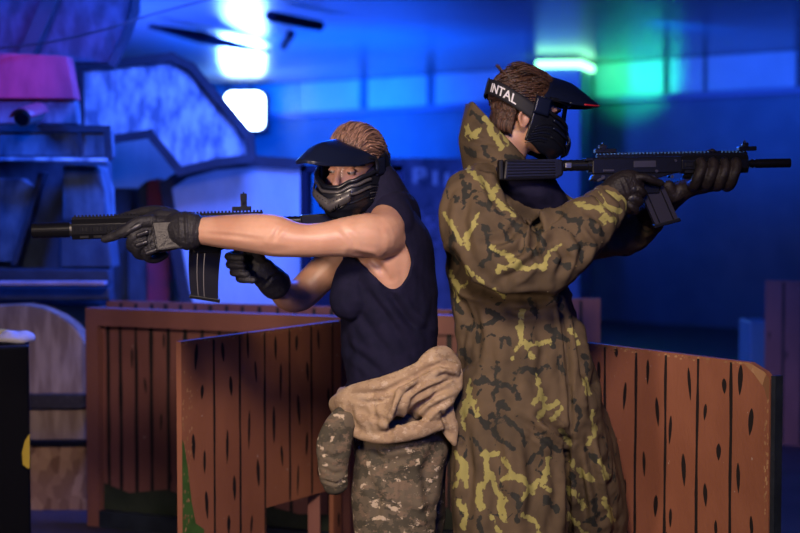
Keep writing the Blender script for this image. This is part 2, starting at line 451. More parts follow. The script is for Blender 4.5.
bm = slabmesh([(-60,410),(90,409),(90,440),(-60,441)], 6.5, .1); obj('foot_board', bm, m_ply, rb)
bm = slabmesh([(-60,441),(90,440),(90,446),(-60,447)], 6.47, .1); obj('foot_rail', bm, m_black, rb)
bm = slabmesh([(-60,447),(90,446),(90,519),(-60,519)], 6.5, .1); obj('foot_board', bm, m_osb, rb)

hb = thing('prop_hull', 'pale blue-lit arched hull panels leaning right of the prop robot', 'stage prop', (P(220,300,8.2).x, 8.3, 0))
C1 = [(79,66),(125,62),(172,57),(192,67),(250,137),(252,158),(215,163),(180,171),(150,134),(112,139),(80,139)]
bm = slabmesh(C1, 7.9, .12); o = obj('arm_panel', bm, m_plas, hb)
bm = trims(C1, 7.9, .045, .05); obj('edge_batten', bm, m_trim, o)
yb = lambda d: 200+F*CAMZ/d-1
C2 = [(166,186),(185,173),(215,165),(255,161),(300,164),(306,170),(306,yb(8.2)),(212,yb(8.2)),(194,330),(184,290),(172,225)]
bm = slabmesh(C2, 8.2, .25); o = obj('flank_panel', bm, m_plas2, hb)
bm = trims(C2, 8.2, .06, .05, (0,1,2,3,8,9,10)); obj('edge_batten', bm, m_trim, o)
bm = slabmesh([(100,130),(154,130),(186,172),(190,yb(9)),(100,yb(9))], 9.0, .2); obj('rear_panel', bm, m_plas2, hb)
bm = slabmesh([(108,188),(131,188),(133,yb(8.5)),(108,yb(8.5))], 8.5, .3); obj('leg_panel', bm, m_plasdd, hb)
bm = slabmesh([(138,188),(147,180),(150,yb(8.4)),(138,yb(8.4))], 8.4, .3); obj('leg_panel', bm, m_plasdd, hb)
bm = slabmesh([(147,181),(158,178),(168,230),(170,yb(8.3)),(147,yb(8.3))], 8.3, .2); obj('leg_stripe', bm, m_redstripe, hb)
bm = slabmesh([(128,235),(166,235),(170,296),(170,yb(8.25)),(128,yb(8.25))], 8.32, .2); obj('shin_panel', bm, m_plasdd, hb)

# security camera on the robot's shoulder
cp_ = P(24,117,6.45)
t = thing('security_camera', 'small bullet security camera mounted on the robot shoulder', 'security camera', P(36,140,6.5))
bm = bmesh.new(); a = P(22,119,6.30); b = P(37,114,6.55); cyl(bm, a, b, .036, n=24); obj('housing', bm, mat('camera_grey', (.07,.07,.075), .4), t)
bm = bmesh.new(); d_ = (b-a).normalized(); cyl(bm, a-d_*.006, a+d_*.002, .028, n=24); obj('lens', bm, mat('camera_lens', (.005,.005,.008), .1), t)
bm = bmesh.new(); u_ = V((0,0,1)); sheet(bm, lambda u,v: a-d_*.03+(b-a+d_*.05)*v + V((math.cos(PI*(.05+.9*u))*.046, 0, math.sin(PI*(.05+.9*u))*.046)), 12, 4, thick=.004); obj('sun_hood', bm, mat('camera_hood', (.35,.05,.08), .4), t, smooth=True)
bm = bmesh.new(); tubes(bm, [b, P(36,122,6.6), P(36,140,6.58)], .011, 10, sub=3); cyl(bm, P(36,141,6.58), P(36,137,6.58), .03); obj('bracket', bm, m_dark, t)

# dark frame rack behind the left player
rd = 7.3; zr = lambda y: P(0,y,rd).z
t = thing('metal_rack', 'dark metal rack standing behind the player in the black shirt', 'rack', (P(350,300,rd).x, rd+.2, 0))
for x0, x1 in ((300,307),(388,403)):
    a, b = P(x0,165,rd), P(x1,165,rd)
    for dy in (0,.4):
        bm = bmesh.new(); box(bm, ((a.x+b.x)/2, rd+dy+.02, a.z/2), (b.x-a.x, .04, a.z), bev=.004); obj('post', bm, m_pipe, t)
a, b = P(300,165,rd), P(403,172,rd)
bm = bmesh.new(); box(bm, ((a.x+b.x)/2, rd+.22, (a.z+b.z)/2), (b.x-a.x, .44, a.z-b.z), bev=.004); obj('top_shelf', bm, m_pipe, t)
a, b = P(308,284,rd), P(388,324,rd)
bm = bmesh.new(); box(bm, ((a.x+b.x)/2, rd+.2, a.z/2), (b.x-a.x, .36, a.z), bev=.01); obj('cabinet', bm, m_pipe, t)

# ================================================================= fences
FH = .94
def mark(bm, A, U, N, u, z, w, h, mi, kind):
    """a painted mark (stroke or knot) as a hair-thin raised patch on the board face"""
    o = A + U*u + N*.0008 + V((0,0,z)); n = 16 if kind == 'k' else 4
    if kind == 'k':
        lean = random.uniform(-.22,.22)
        pts = [o + U*(w*.5*math.copysign(abs(math.cos(2*PI*k/n))**1.5,math.cos(2*PI*k/n))*(1+.3*math.sin(2*PI*k/n)) + lean*h*.5*math.sin(2*PI*k/n)*.5) + V((0,0,h*.5*math.sin(2*PI*k/n))) for k in range(n)]
        vs = [bm.verts.new(p) for p in pts]
        f = bm.faces.new(vs)
    else:
        L = []; R = []; K = 14; ph = random.random()*9
        for k in range(K+1):
            zz = h*k/K; j = .0025*noise.noise(V((ph, zz*5, u*3))); ww = w*(.5+.25*noise.noise(V((ph+5, zz*9, 0))))
            L.append(bm.verts.new(o+U*(j-ww)+V((0,0,zz)))); R.append(bm.verts.new(o+U*(j+ww)+V((0,0,zz))))
        for k in range(K):
            f = bm.faces.new((L[k],R[k],R[k+1],L[k+1])); f.material_index = mi
        return
    f.material_index = mi
def board_outline(A, U, pts): return [A+U*u+V((0,0,z)) for u, z in pts]
def front_fence(name, A, B, lines, knots, label, outline=None, frame_end=None, chip=False, green=False):
    A = V((A.x,A.y,0)); B = V((B.x,B.y,0)); U = (B-A); L = U.length; U.normalize(); N = V((U.y,-U.x,0))
    if N.y > 0: N = -N
    t = thing(name, label, 'fence', A+U*L/2, 'painted wooden barricade panels')
    bm = bmesh.new(); th = .02
    ol = outline(L) if outline else [(0,0),(L,0),(L,FH),(0,FH)]
    prism(bm, board_outline(A, U, ol), -N*th, 0)
    for u, z0, z1 in lines: mark(bm, A, U, N, u, z0+.004, .011, z1-z0-.01, 1, 'l')
    for u, z, h in knots: mark(bm, A, U, N, u, z, .012+random.random()*.007, h, 1, 'k')
    if green:
        o = A+N*.0006
        vs = [bm.verts.new(o+U*u+V((0,0,z))) for u, z in ((.002,.01),(.16,.01),(.15,.14),(.10,.20),(.115,.30),(.07,.33),(.05,.40),(.03,.52),(.012,.60),(.002,.62))]
        bm.faces.new(vs).material_index = 2
    # worn bare edges
    rnd = random.Random(3)
    for k in range(60):
        u = rnd.random()*L; o = A+N*.0009+U*u+V((0,0,FH-rnd.random()**2*.012-.004)); s = .001+rnd.random()*.0025
        if chip and u > L-.1: continue
        bm.faces.new([bm.verts.new(o+U*a+V((0,0,b))) for a, b in ((-s*2,-s),(s*2,-s*.8),(s*1.5,s),(-s,s*.8))]).material_index = 3
    eu = L-.004 if chip else .006
    for k in range(90):
        z = rnd.random()*(FH-.08); u = (eu - rnd.random()**2*.012) if chip else eu+rnd.random()**2*.05; o = A+N*.0009+U*u+V((0,0,z)); s = .001+rnd.random()*.003
        bm.faces.new([bm.verts.new(o+U*a+V((0,0,b))) for a, b in ((-s,-s*2),(s*.8,-s),(s,s*1.5),(-s*.7,s*2))]).material_index = 3
    if chip:
        vs = [bm.verts.new(A+N*.001+U*(L+a)+V((0,0,FH+b))) for a, b in ((-.100,-.0015),(-.075,-.0015),(-.045,-.012),(-.018,-.022),(-.0015,-.038),(-.0015,-.105),(-.012,-.088),(-.02,-.066),(-.038,-.05),(-.058,-.03),(-.08,-.016))]
        bm.faces.new(vs).material_index = 3
    board = obj('board', bm, [m_fence, m_fline, m_green, m_osb], t)
    for u in (.12, L-.12):
        bm = bmesh.new(); c = A+U*u-N*(th+.025); box(bm, (c.x,c.y,FH/2-.02), (.045,.045,FH-.04), rot=None); obj('batten', bm, m_fence_b, t)
    return t, A, U, N, L
random.seed(5)
def spans(xs, d0, d1, z0=0, z1=FH): pass
# right-hand front panel; u measured by where the photo's painted joints fall along it
A = P(574,341,1); zA = F*(CAMZ-FH)/(341.5-200); zB = F*(CAMZ-FH)/(368-200)
A = P(574,341,4.72); B = P(770,369,4.03)
def upix(A, B, px):
    k = (px-400)/F; D = V((B.x-A.x, B.y-A.y)); k2 = k  # X = k*Y (pitch is tiny)
    return (k*A.y-A.x)/(D.x-k*D.y)*D.length
def zpix(A, B, px, py):
    L = V((B.x-A.x,B.y-A.y)).length; t = upix(A,B,px)/L; return P(px,py,A.y+(B.y-A.y)*t).z
LR = V((B.x-A.x,B.y-A.y)).length
ln = [(upix(A,B,x),0,FH) for x in (606,637,667,699,733)]
kn = [(upix(A,B,x),zpix(A,B,x,y),h) for x,y,h in ((617,352,.035),(626,396,.09),(617,446,.06),(627,490,.07),(649,372,.08),(659,412,.09),(646,464,.08),(658,506,.07),(672,430,.09),(673,518,.06),(691,384,.10),(686,470,.10),(707,412,.05),(726,386,.045),(721,452,.05),(708,495,.07),(742,380,.09),(753,422,.08),(741,478,.09),(755,528,.07),(719,530,.06),(670,545,.08),(600,372,.07),(596,430,.09),(594,480,.08),(648,550,.08),(690,560,.08),(730,570,.08),(640,600,.08),(700,610,.08))]
def chipped(L): return [(0,0),(L,0),(L,FH-.04),(L-.018,FH-.022),(L-.045,FH-.012),(L-.075,FH),(0,FH)]
t,a_,U_,N_,L_ = front_fence('barricade_panel', A, B, ln, kn, 'red-brown painted plank barricade with chipped corner right of the camouflaged player', chipped, chip=True)
# end post of the right panel
bm = bmesh.new(); c = a_+U_*(L_+.010)-N_*.018; box(bm, (c.x,c.y,(FH-.03)/2), (.016,.03,FH-.03), rot=Matrix.Rotation(math.atan2(U_.y,U_.x),3,'Z')); obj('end_stile', bm, m_trim, t)
# left-hand front panel with a window cut low in it
A2 = P(181,342,4.70); B2 = P(341,320,5.53)
def cut(L):
    u0, u1 = upix(A2,B2,265), upix(A2,B2,333); z0, z1 = zpix(A2,B2,265,508), zpix(A2,B2,333,489)
    return [(0,0),(u0,0),(u0,z0),(u1,z1),(u1,0),(L,0),(L,FH),(0,FH)]
zc = lambda x: max(0, zpix(A2,B2,x,508-(x-265)*19/68)) if 265 <= x <= 333 else 0
ln = [(upix(A2,B2,x),zc(x),FH) for x in (213,239,264,289,311,332)]
kn = [(min(upix(A2,B2,x),upix(A2,B2,341)-.02),zpix(A2,B2,x,y),h) for x,y,h in ((195,357,.09),(192,447,.09),(203,462,.08),(205,505,.10),(201,392,.05),(222,352,.07),(230,386,.07),(226,447,.12),(233,488,.09),(227,525,.07),(247,345,.10),(255,372,.08),(248,430,.14),(257,473,.10),(250,525,.07),(275,348,.09),(280,382,.14),(273,425,.14),(281,456,.08),(298,410,.12),(306,444,.09),(297,480,.12),(296,343,.06),(307,372,.08),(318,340,.08),(328,398,.08),(323,440,.08),(318,470,.05),(338,520,.06))]
front_fence('barricade_panel', A2, B2, ln, kn, 'red-brown painted plank barricade with a low cut-out behind the black-shirted player', cut, green=True)

def framed_fence(name, A, B, label, lines, frame=True, ztop=FH, rail=.075, pale=None):
    A = V((A.x,A.y,0)); B = V((B.x,B.y,0)); U = B-A; L = U.length; U.normalize(); N = V((U.y,-U.x,0))
    if N.y > 0: N = -N
    R = Matrix.Rotation(math.atan2(U.y,U.x),3,'Z')
    t = thing(name, label, 'fence', A+U*L/2, 'painted wooden barricade panels')
    bm = bmesh.new(); prism(bm, board_outline(A-N*.02, U, [(0,0),(L,0),(L,ztop),(0,ztop)]), -N*.015, 0)
    for u in lines: mark(bm, A-N*.02, U, N, u, .01, .017, ztop-.02, 1, 'l')
    for k in range(int(L*14)):
        mark(bm, A-N*.02, U, N, random.random()*L, random.uniform(.1,.85), .012, random.uniform(.04,.09), 1, 'k')
    if frame:   # grimy green lower edge
        vs = [bm.verts.new(A-N*.019+U*u+V((0,0,z))) for u, z in ((.0,.01),(L,.01),(L,.15),(L*.8,.13),(L*.6,.17),(L*.45,.14),(L*.3,.18),(L*.15,.15),(.0,.20))]
        bm.faces.new(vs).material_index = 2
    obj('board', bm, [m_fence_b, m_fline, mat('grimy_green_paint', (.016,.026,.014), .7, col2=(.03,.04,.025), scale=9)], t)
    if frame:
        for u in (.03, L-.03):
            bm = bmesh.new(); c = A+U*u; box(bm, (c.x,c.y,ztop/2), (.06,.04,ztop), rot=None); 
            bmesh.ops.rotate(bm, cent=c, matrix=R, verts=bm.verts); obj('stile', bm, m_fence_b, t)
        for z, h, mm in ((ztop-rail/2, rail, m_fence_b),(.035,.07, m_trim)):
            bm = bmesh.new(); c = A+U*L/2; box(bm, (c.x,c.y,z), (L-.12,.04,h)); bmesh.ops.rotate(bm, cent=c, matrix=R, verts=bm.verts); obj('rail', bm, mm, t)
    return t
A = P(88,308,6.20); B = P(470,326,5.30)
U = V((B.x-A.x,B.y-A.y)); LL = U.length
framed_fence('barricade_panel', A, P(352,320,5.70), 'framed dark red-brown plank barricade with grimy foot, left of the front panel', [upix(A,B,x) for x in (103,114.5,129,143,159,175,191,207,223,240,257,275,293,312,330)])
framed_fence('barricade_panel', P(400,323,5.84), P(470,325,5.76), 'framed red-brown barricade end seen between the two players', [.1,.2])
A = P(104,303,6.62); B = P(520,314,5.95)
framed_fence('barricade_panel', A, B, 'plain red-brown barricade peeking above the framed barricade', [upix(A,B,x) for x in (118,133,149,163,178,193,208,224,240,257,275,293,312,330,350,370,390,410,430,450,470,490)], frame=False)
A = P(560,300,6.75); B = P(601,301,6.75)
framed_fence('barricade_panel', A, B, 'short dusky barricade end behind the camouflaged player, right side', [.1], frame=False)
A = P(764,281,8.3); B = P(850,283,8.0)
framed_fence('barricade_panel', A, B, 'dim purple-brown barricade far off at the right edge', [upix(A,B,x) for x in (783,802,820)], frame=False)
# small box beyond the right panel
bm = bmesh.new(); a = P(752,322,9); b = P(764,200+F*1.4/9,9); box(bm, ((a.x+b.x)/2+.02, 9.15, a.z/2), (b.x-a.x+.06, .3, a.z), bev=.01)
solo('plastic_bin', bm, mat('dull_blue_plastic', (.08,.2,.3), .5), 'small dull blue bin beside the far right barricade', 'bin')

# crate at the left edge with cloths on it
t = thing('crate', 'black painted crate at the left edge with a yellow mark', 'crate', (P(0,350,5.2).x-.1, 5.3, 0))
bm = bmesh.new(); a = P(-70,357,4.85); b = P(31,344,5.15); zt = .885
prism(bm, [V((a.x,4.95,0)), V((b.x,5.12,0)), V((P(29,344,5.6).x,5.6,0)), V((a.x,5.5,0))], V((0,0,zt)), 0, .008)
# yellow mark on its front right edge
for k in range(1):
    vs = [bm.verts.new(V((P(x,y,5.105).x, 5.106-(31-x)*.0006-.012, P(x,y,5.105).z))) for x,y in ((30.5,433),(26,440),(23,452),(24,464),(29,468),(30.5,468))]
    bm.faces.new(vs).material_index = 1
obj('body', bm, [m_black, m_yellow], t)
def crumple(c, r, seed):
    bm = bmesh.new(); vs = ell(bm, c, r, seg=32)
    for v in bm.verts:
        n = noise.noise(v.co*22+V((seed,0,0))); v.co += (v.co-V(c)).normalized()*n*.02
        v.co.z = max(v.co.z, c[2]-r[2]*.5)
    return bm
solo('rag', crumple((P(15,343,5.22).x,5.22,zt+.018), (.062,.08,.030), 1), m_white, 'crumpled pale rag lying on the black crate', 'rag', smooth=True)
solo('rag', crumple((P(-5,341,5.36).x,5.36,zt+.015), (.06,.06,.028), 4), m_yellow, 'crumpled yellow rag lying on the black crate', 'rag', smooth=True)
# ================================================================= rifles
m_gun = mat('gun_black', (.006,.006,.009), .27, bump=.03, spec=.3)
m_gunp = mat('gun_polymer', (.007,.007,.012), .3, bump=.05, bscale=160, spec=.22)
m_mag = mat('magazine_grey', (.022,.02,.032), .35, spec=.25)
m_steel = mat('worn_steel', (.22,.21,.2), .3, metal=.9)
m_port = mat('port_grey', (.04,.037,.05), .35, metal=.3)
def rifle(label, O, fwd, up, S, k):
    """O world point on the bore line, S part measures in metres along the bore (x), up (z)"""
    fwd = V(fwd).normalized(); y = V(up).cross(fwd).normalized(); u = fwd.cross(y)
    R = Matrix((fwd, y, u)).transposed()
    T = Matrix.Translation(O) @ R.to_4x4()
    t = thing('assault_rifle', label, 'rifle', O, None)
    def part(name, bm, m, par=None, smooth=False):
        bm.transform(T); return obj(name, bm, m, par or t, smooth)
    def zx(pts, w, m, name, bev=.002, par=None):
        bm = bmesh.new(); prism(bm, [V((x,-w/2,z)) for x,z in pts], V((0,w,0)), 0, bev); return part(name, bm, m, par)
    # barrel and suppressor
    bm = bmesh.new(); cyl(bm, (S['hg0']-.02,0,0), (S['muz']-.01,0,0), .0085); part('barrel', bm, m_gun, None, False)
    bm = bmesh.new(); r = S['supr']
    cyl(bm, (S['sup0'],0,0), (S['muz'],0,0), r, n=28)
    cyl(bm, (S['muz'],0,0), (S['muz']+.003,0,0), r*.93, n=28)
    for i in range(5): cyl(bm, (S['sup0']+.012+i*.02,0,0), (S['sup0']+.019+i*.02,0,0), r*1.03, n=28)
    sp_ = part('suppressor', bm, m_gun)
    bm = bmesh.new(); cyl(bm, (S['muz']+.002,0,0), (S['muz']+.0042,0,0), r*.4, n=20); part('muzzle_bore', bm, m_black, sp_)
    bm = bmesh.new(); cyl(bm, (S['sup0']-.018,0,0), (S['sup0']+.001,0,0), r*.85, n=20); cyl(bm, (S['sup0']-.012,0,0), (S['sup0']-.006,0,0), r*1.02, n=20); part('barrel_nut', bm, m_steel if S.get('nut') else m_gun)
    # handguard with slots
    h0, h1, hh = S['hg0'], S['hg1'], S['hgh']
    bm = bmesh.new()
    prof = [(-.5,-.25),(-.32,-.5),(.32,-.5),(.5,-.25),(.5,.25),(.32,.5),(-.32,.5),(-.5,.25)]
    prism(bm, [V((h0, a*hh*.82, b*hh)) for a,b in prof], V((h1-h0,0,0)), 0, .0015)
    hg = part('handguard', bm, m_gun)
    n = int((h1-h0)/.038)
    for s in (-1,1):
        bm = bmesh.new()
        for i in range(n):
            x = h0+.02+i*.038
            box(bm, (x, s*hh*.412, .0), (.024,.002,.011), bev=.0008)
            box(bm, (x, s*hh*.34, -.36*hh), (.024,.003,.009), rot=None)
        part('vent_slots', bm, m_black, hg)
    # top rail with teeth over receiver and handguard
    bm = bmesh.new(); x0, x1 = S['rail0'], h1
    zt = hh*.5
    box(bm, ((x0+x1)/2, 0, zt+.003), (x1-x0, .016, .008))
    for i in range(int((x1-x0)/.010)):
        box(bm, (x0+.005+i*.010, 0, zt+.009), (.0055,.021,.006))
    part('top_rail', bm, m_gun)
    if S.get('side_rail'):
        for s in (-1,1):
            bm = bmesh.new()
            for i in range(int((h1-h0)/.010)): box(bm, (h0+.005+i*.010, s*hh*.43, .0), (.0055,.006,.018))
            part('side_rail', bm, m_gun, hg)
    # receivers
    e = S['rec1']; s0 = S['rec0']; z0 = hh*.5-.002
    zx([(s0,z0),(e,z0),(e,-.022),(s0,-.022)], .040, m_gun, 'upper_receiver', .004)
    mg = S['mag']
    low = zx([(e-.008,-.02),(s0+.004,-.02),(s0-.006,-.038),(mg[0][0]-.05,-.046),(mg[0][0]-.008,-.05),(mg[0][0]-.012,-.078),(mg[1][0]+.008,-.078),(mg[1][0]+.012,-.045)], .034, m_gun, 'lower_receiver', .003)
    for s in (-1,1):
        bm = bmesh.new(); box(bm, ((s0+e)/2+.02, s*.0205, .004), (.062,.003,.018), bev=.001)
        part('ejection_port', bm, m_port)
    for s in (-1,1):
        for (x,z,r) in ((s0+.03,-.03,.005),(e-.03,-.032,.004),(mg[0][0]-.03,-.034,.006),(mg[0][0]-.02,-.016,.004),(e-.02,.012,.0035)):
            bm = bmesh.new(); cyl(bm, (x,s*.015,z), (x,s*.0225,z), r, n=12); part('receiver_pin', bm, m_port)
        bm = bmesh.new(); box(bm, (s0+.045, s*.021, -.012), (.03,.004,.006), bev=.001); part('bolt_catch', bm, m_port)
        bm = bmesh.new(); box(bm, (s0+.022, s*.023, -.036), (.022,.003,.006), rot=Matrix.Rotation(-.4,3,'Y'), bev=.001); part('fire_selector', bm, m_port)
    bm = bmesh.new(); box(bm, (s0-.008,0,z0-.004), (.022,.05,.008), bev=.002); part('charging_handle', bm, m_gun)
    # trigger and guard
    gx = S['grip']
    bm = bmesh.new(); tubes(bm, [(gx+.005,0,-.043),(gx+.012,0,-.062),(gx+.04,0,-.068),(gx+.062,0,-.062),(gx+.066,0,-.045)], .0028, 8, sub=3); part('trigger_guard', bm, m_gun)
    bm = bmesh.new(); tubes(bm, [(gx+.035,0,-.04),(gx+.030,0,-.05),(gx+.036,0,-.06)], .003, 8, sub=3); part('trigger', bm, m_gun)
    # grip
    bm = bmesh.new(); limb(bm, [(V((gx-.002,0,-.035)),.015,.02),(V((gx-.014,0,-.065)),.0145,.019),(V((gx-.028,0,-.10)),.0145,.0195),(V((gx-.040,0,-.135)),.016,.022)], (0,1,0), 16, 3); part('grip', bm, m_gunp, None, True)
    # magazine, gently curved
    (ax, az), (bx, bz), (cx, cz), (dx, dz) = mg      # top front, top rear, bottom rear, bottom front
    bm = bmesh.new(); cv = S.get('curve', .006); A = []; B = []
    for i in range(9):
        q = i/8; c = cv*4*q*(1-q); A.append((ax+(dx-ax)*q - c, az+(dz-az)*q)); B.append((bx+(cx-bx)*q - c, bz+(cz-bz)*q))
    prism(bm, [V((x,-.0125,z)) for x,z in A+B[::-1]], V((0,.025,0)), 0, .002); mo = part('magazine', bm, m_gunp if k == 0 else m_mag)
    bm = bmesh.new()
    for f_ in ((.28,.5) if k == 0 else (.2,.8)):
        for s in (-1,1):
            pts = [V((A[i][0]*(1-f_)+B[i][0]*f_, s*.0128, A[i][1]*(1-f_)+B[i][1]*f_)) for i in range(9)]
            tubes(bm, pts, .0018, 6)
    part('magazine_rib', bm, m_port if k == 0 else m_gun, mo)
    d = V((dx-cx,0,dz-cz)); c = V(((dx+cx)/2,0,(dz+cz)/2)); ang = -math.atan2(d.z, d.x)
    bm = bmesh.new(); box(bm, c, (d.length+.010,.031,.010), rot=Matrix.Rotation(ang,3,'Y'), bev=.002); part('floor_plate', bm, m_gun, mo)
    # buffer tube and stock
    bm = bmesh.new(); cyl(bm, (s0+.002,0,.004), (S['buf'],0,.004), .015, n=20)
    for i in range(5): cyl(bm, (s0-.02-i*.016,0,.004), (s0-.026-i*.016,0,.004), .0158, n=20)
    cyl(bm, (s0-.010,0,.004), (s0+.0,0,.004), .021, n=20); part('buffer_tube', bm, m_gun)
    zx(S['stock'], S['stockw'], m_gunp, 'stock', .006)
    if k == 1:
        for s in (-1,1):
            for j in range(6):
                bm = bmesh.new(); tubes(bm, [(-.268,s*(S['stockw']/2-.0005),-.024+j*.0075),(-.40,s*(S['stockw']/2-.0005),-.026+j*.0085)], .0016, 6); part('stock_rib', bm, m_gun)
    x = min(p[0] for p in S['stock']); zs = [p[1] for p in S['stock'] if p[0] < x+.02]
    bm = bmesh.new(); box(bm, (x-.004,0,(min(zs)+max(zs))/2), (.014, S['stockw']*.9, (max(zs)-min(zs))*.96), bev=.004); part('butt_pad', bm, m_black)
    for s in (-1,1):
        bm = bmesh.new(); box(bm, (S['buf']+.07,s*.017,.004), (.018,.004,.016), bev=.002); cyl(bm, (S['buf']+.07,s*.018,.004),(S['buf']+.07,s*.022,.004), .004)
        part('sling_mount', bm, m_steel)
    # sights
    def sight(x, hgt, w, nm):
        zb = zt+.011; bm = bmesh.new()
        box(bm, (x,0,zb+.006), (w,.026,.012), bev=.002)
        box(bm, (x-w*.12,0,zb+hgt*.45), (w*.32,.014,hgt*.75), bev=.002)
        for s in (-1,1): box(bm, (x-w*.12,s*.009,zb+hgt*.75), (w*.34,.004,hgt*.36), bev=.001)
        cyl(bm, (x-w*.12,-.017,zb+hgt*.55), (x-w*.12,.017,zb+hgt*.55), .006, n=14)
        tubes(bm, [V((x-w*.12, .008*math.cos(a), zb+hgt*.85+.008*math.sin(a))) for a in [2*PI*i/10 for i in range(10)]], .0018, 6, closed=True)
        part(nm, bm, m_gun)
    for x, hgt, w in S['sights']: sight(x, hgt, w, 'sight')
    return t, T
# ---- left player's rifle, held muzzle to the left of the picture
GO = P(205,225.5,4.12)
gf = (P(75,229.5,4.08)-GO)
S1 = dict(muz=.478, sup0=.376, supr=.0215, hg0=.05, hg1=.370, hgh=.056, rail0=-.165, rec0=-.170, rec1=.052, nut=1,
          mag=[(.052,-.055),(-.045,-.055),(-.022,-.208),(.056,-.200)], curve=-.004, grip=-.105, buf=-.30,
          stock=[(-.27,.022),(-.405,.026),(-.405,-.085),(-.375,-.085),(-.335,-.03),(-.27,-.02)], stockw=.034, sights=[(-.105,.052,.055)], side_rail=1)
S1['mag'] = [(.046,-.058),(-.046,-.062),(-.030,-.215),(.046,-.200)]
g1, T1 = rifle('black assault rifle with suppressor aimed left by the player in black', GO, gf, (0,0,1), S1, 0)
# ---- right player's rifle, muzzle to the right
GO2 = P(650,165.5,4.02)
gf2 = (P(770,163.3,4.04)-GO2)
S2 = dict(muz=.388, sup0=.295, supr=.0125, hg0=.085, hg1=.272, hgh=.050, rail0=-.15, rec0=-.165, rec1=.087,
          mag=[(.034,-.055),(-.034,-.058),(.012,-.168),(.076,-.152)], curve=.0, grip=-.105, buf=-.30,
          stock=[(-.245,.020),(-.262,.022),(-.405,.024),(-.412,-.034),(-.262,-.032),(-.245,-.022)], stockw=.046, sights=[(-.125,.024,.06),(.272,.024,.05)])
g2, T2 = rifle('black assault rifle with ribbed stock aimed right by the camouflaged player', GO2, gf2, (0,0,1), S2, 1)
# ================================================================= heads, masks
def skin():
    m = bpy.data.materials.new('skin'); m.use_nodes = True; nt = m.node_tree; n = nt.nodes; L = nt.links
    b = n['Principled BSDF']; b.inputs['Roughness'].default_value = .45
    b.inputs['Subsurface Weight'].default_value = .15; b.inputs['Subsurface Radius'].default_value = (.02,.008,.004); b.inputs['Subsurface Scale'].default_value = .5
    tc = n.new('ShaderNodeTexCoord'); t = n.new('ShaderNodeTexNoise'); t.inputs['Scale'].default_value = 9; t.inputs['Detail'].default_value = 4
    L.new(tc.outputs['Object'], t.inputs['Vector']); r = n.new('ShaderNodeValToRGB')
    r.color_ramp.elements[0].position = .35; r.color_ramp.elements[0].color = (.49,.25,.165,1)
    r.color_ramp.elements[1].position = .65; r.color_ramp.elements[1].color = (.60,.345,.24,1)
    L.new(t.outputs['Fac'], r.inputs['Fac']); L.new(r.outputs['Color'], b.inputs['Base Color'])
    t2 = n.new('ShaderNodeTexNoise'); t2.inputs['Scale'].default_value = 160; t2.inputs['Detail'].default_value = 3
    L.new(tc.outputs['Object'], t2.inputs['Vector']); bp = n.new('ShaderNodeBump'); bp.inputs['Strength'].default_value = .12; bp.inputs['Distance'].default_value = .003
    L.new(t2.outputs['Fac'], bp.inputs['Height']); L.new(bp.outputs['Normal'], b.inputs['Normal'])
    return m
m_skin = skin()
m_mask = mat('mask_plastic', (.007,.008,.014), .28, bump=.03, bscale=80, spec=.35)
m_maskg = mat('mask_grey_plastic', (.045,.042,.048), .34, bump=.05, bscale=80)
m_visor = mat('visor_plastic', (.006,.009,.028), .30, spec=.3)
m_hair = mat('hair_brown', (.06,.03,.025), .38, col2=(.36,.21,.17), scale=70, lo=.35, hi=.65)
m_hair2 = mat('hair_dark_brown', (.03,.014,.010), .45, col2=(.13,.06,.035), scale=60, lo=.4, hi=.7)
for m_, a_, b_ in ((m_hair,(.045,.022,.018,1),(.30,.17,.13,1)),(m_hair2,(.018,.009,.007,1),(.11,.052,.032,1))):
    n = m_.node_tree.nodes; L = m_.node_tree.links; g_ = n.new('ShaderNodeNewGeometry'); r_ = n.new('ShaderNodeValToRGB')
    r_.color_ramp.elements[0].color = a_; r_.color_ramp.elements[1].color = b_
    L.new(g_.outputs['Random Per Island'], r_.inputs['Fac']); L.new(r_.outputs['Color'], n['Principled BSDF'].inputs['Base Color'])
m_eye = mat('eye_white', (.30,.26,.24), .25); m_iris = mat('iris_brown', (.03,.018,.012), .2); m_brow = mat('brow_hair', (.06,.03,.02), .6)
m_strap = mat('strap_black', (.008,.008,.014), .7); m_text = mat('strap_lettering', (.75,.75,.8), .6)
m_red = mat('red_piping', (.55,.02,.04), .4)
def glassmat():
    m = bpy.data.materials.new('lens_clear'); m.use_nodes = True; b = m.node_tree.nodes['Principled BSDF']
    nt = m.node_tree; n = nt.nodes; n.remove(b)
    tr = n.new('ShaderNodeBsdfTransparent'); gl = n.new('ShaderNodeBsdfGlossy'); gl.inputs['Roughness'].default_value = .06; tr.inputs['Color'].default_value = (.93,.93,.96,1)
    fr = n.new('ShaderNodeFresnel'); fr.inputs['IOR'].default_value = 1.12; mx = n.new('ShaderNodeMixShader')
    nt.links.new(fr.outputs[0], mx.inputs[0]); nt.links.new(tr.outputs[0], mx.inputs[1]); nt.links.new(gl.outputs[0], mx.inputs[2]); nt.links.new(mx.outputs[0], n['Material Output'].inputs[0])
    return m
m_lens = glassmat()
def headframe(center, yaw, pitch, roll=0):
    """yaw measured in the floor plane from +X; pitch > 0 looks down"""
    f = V((math.cos(yaw)*math.cos(pitch), math.sin(yaw)*math.cos(pitch), -math.sin(pitch)))
    l = V((-math.sin(yaw), math.cos(yaw), 0)); u = f.cross(l)
    if roll:
        q = Quaternion(f, roll); l = q @ l; u = q @ u
    R = Matrix((f, l, u)).transposed().to_4x4(); R.translation = center
    return R
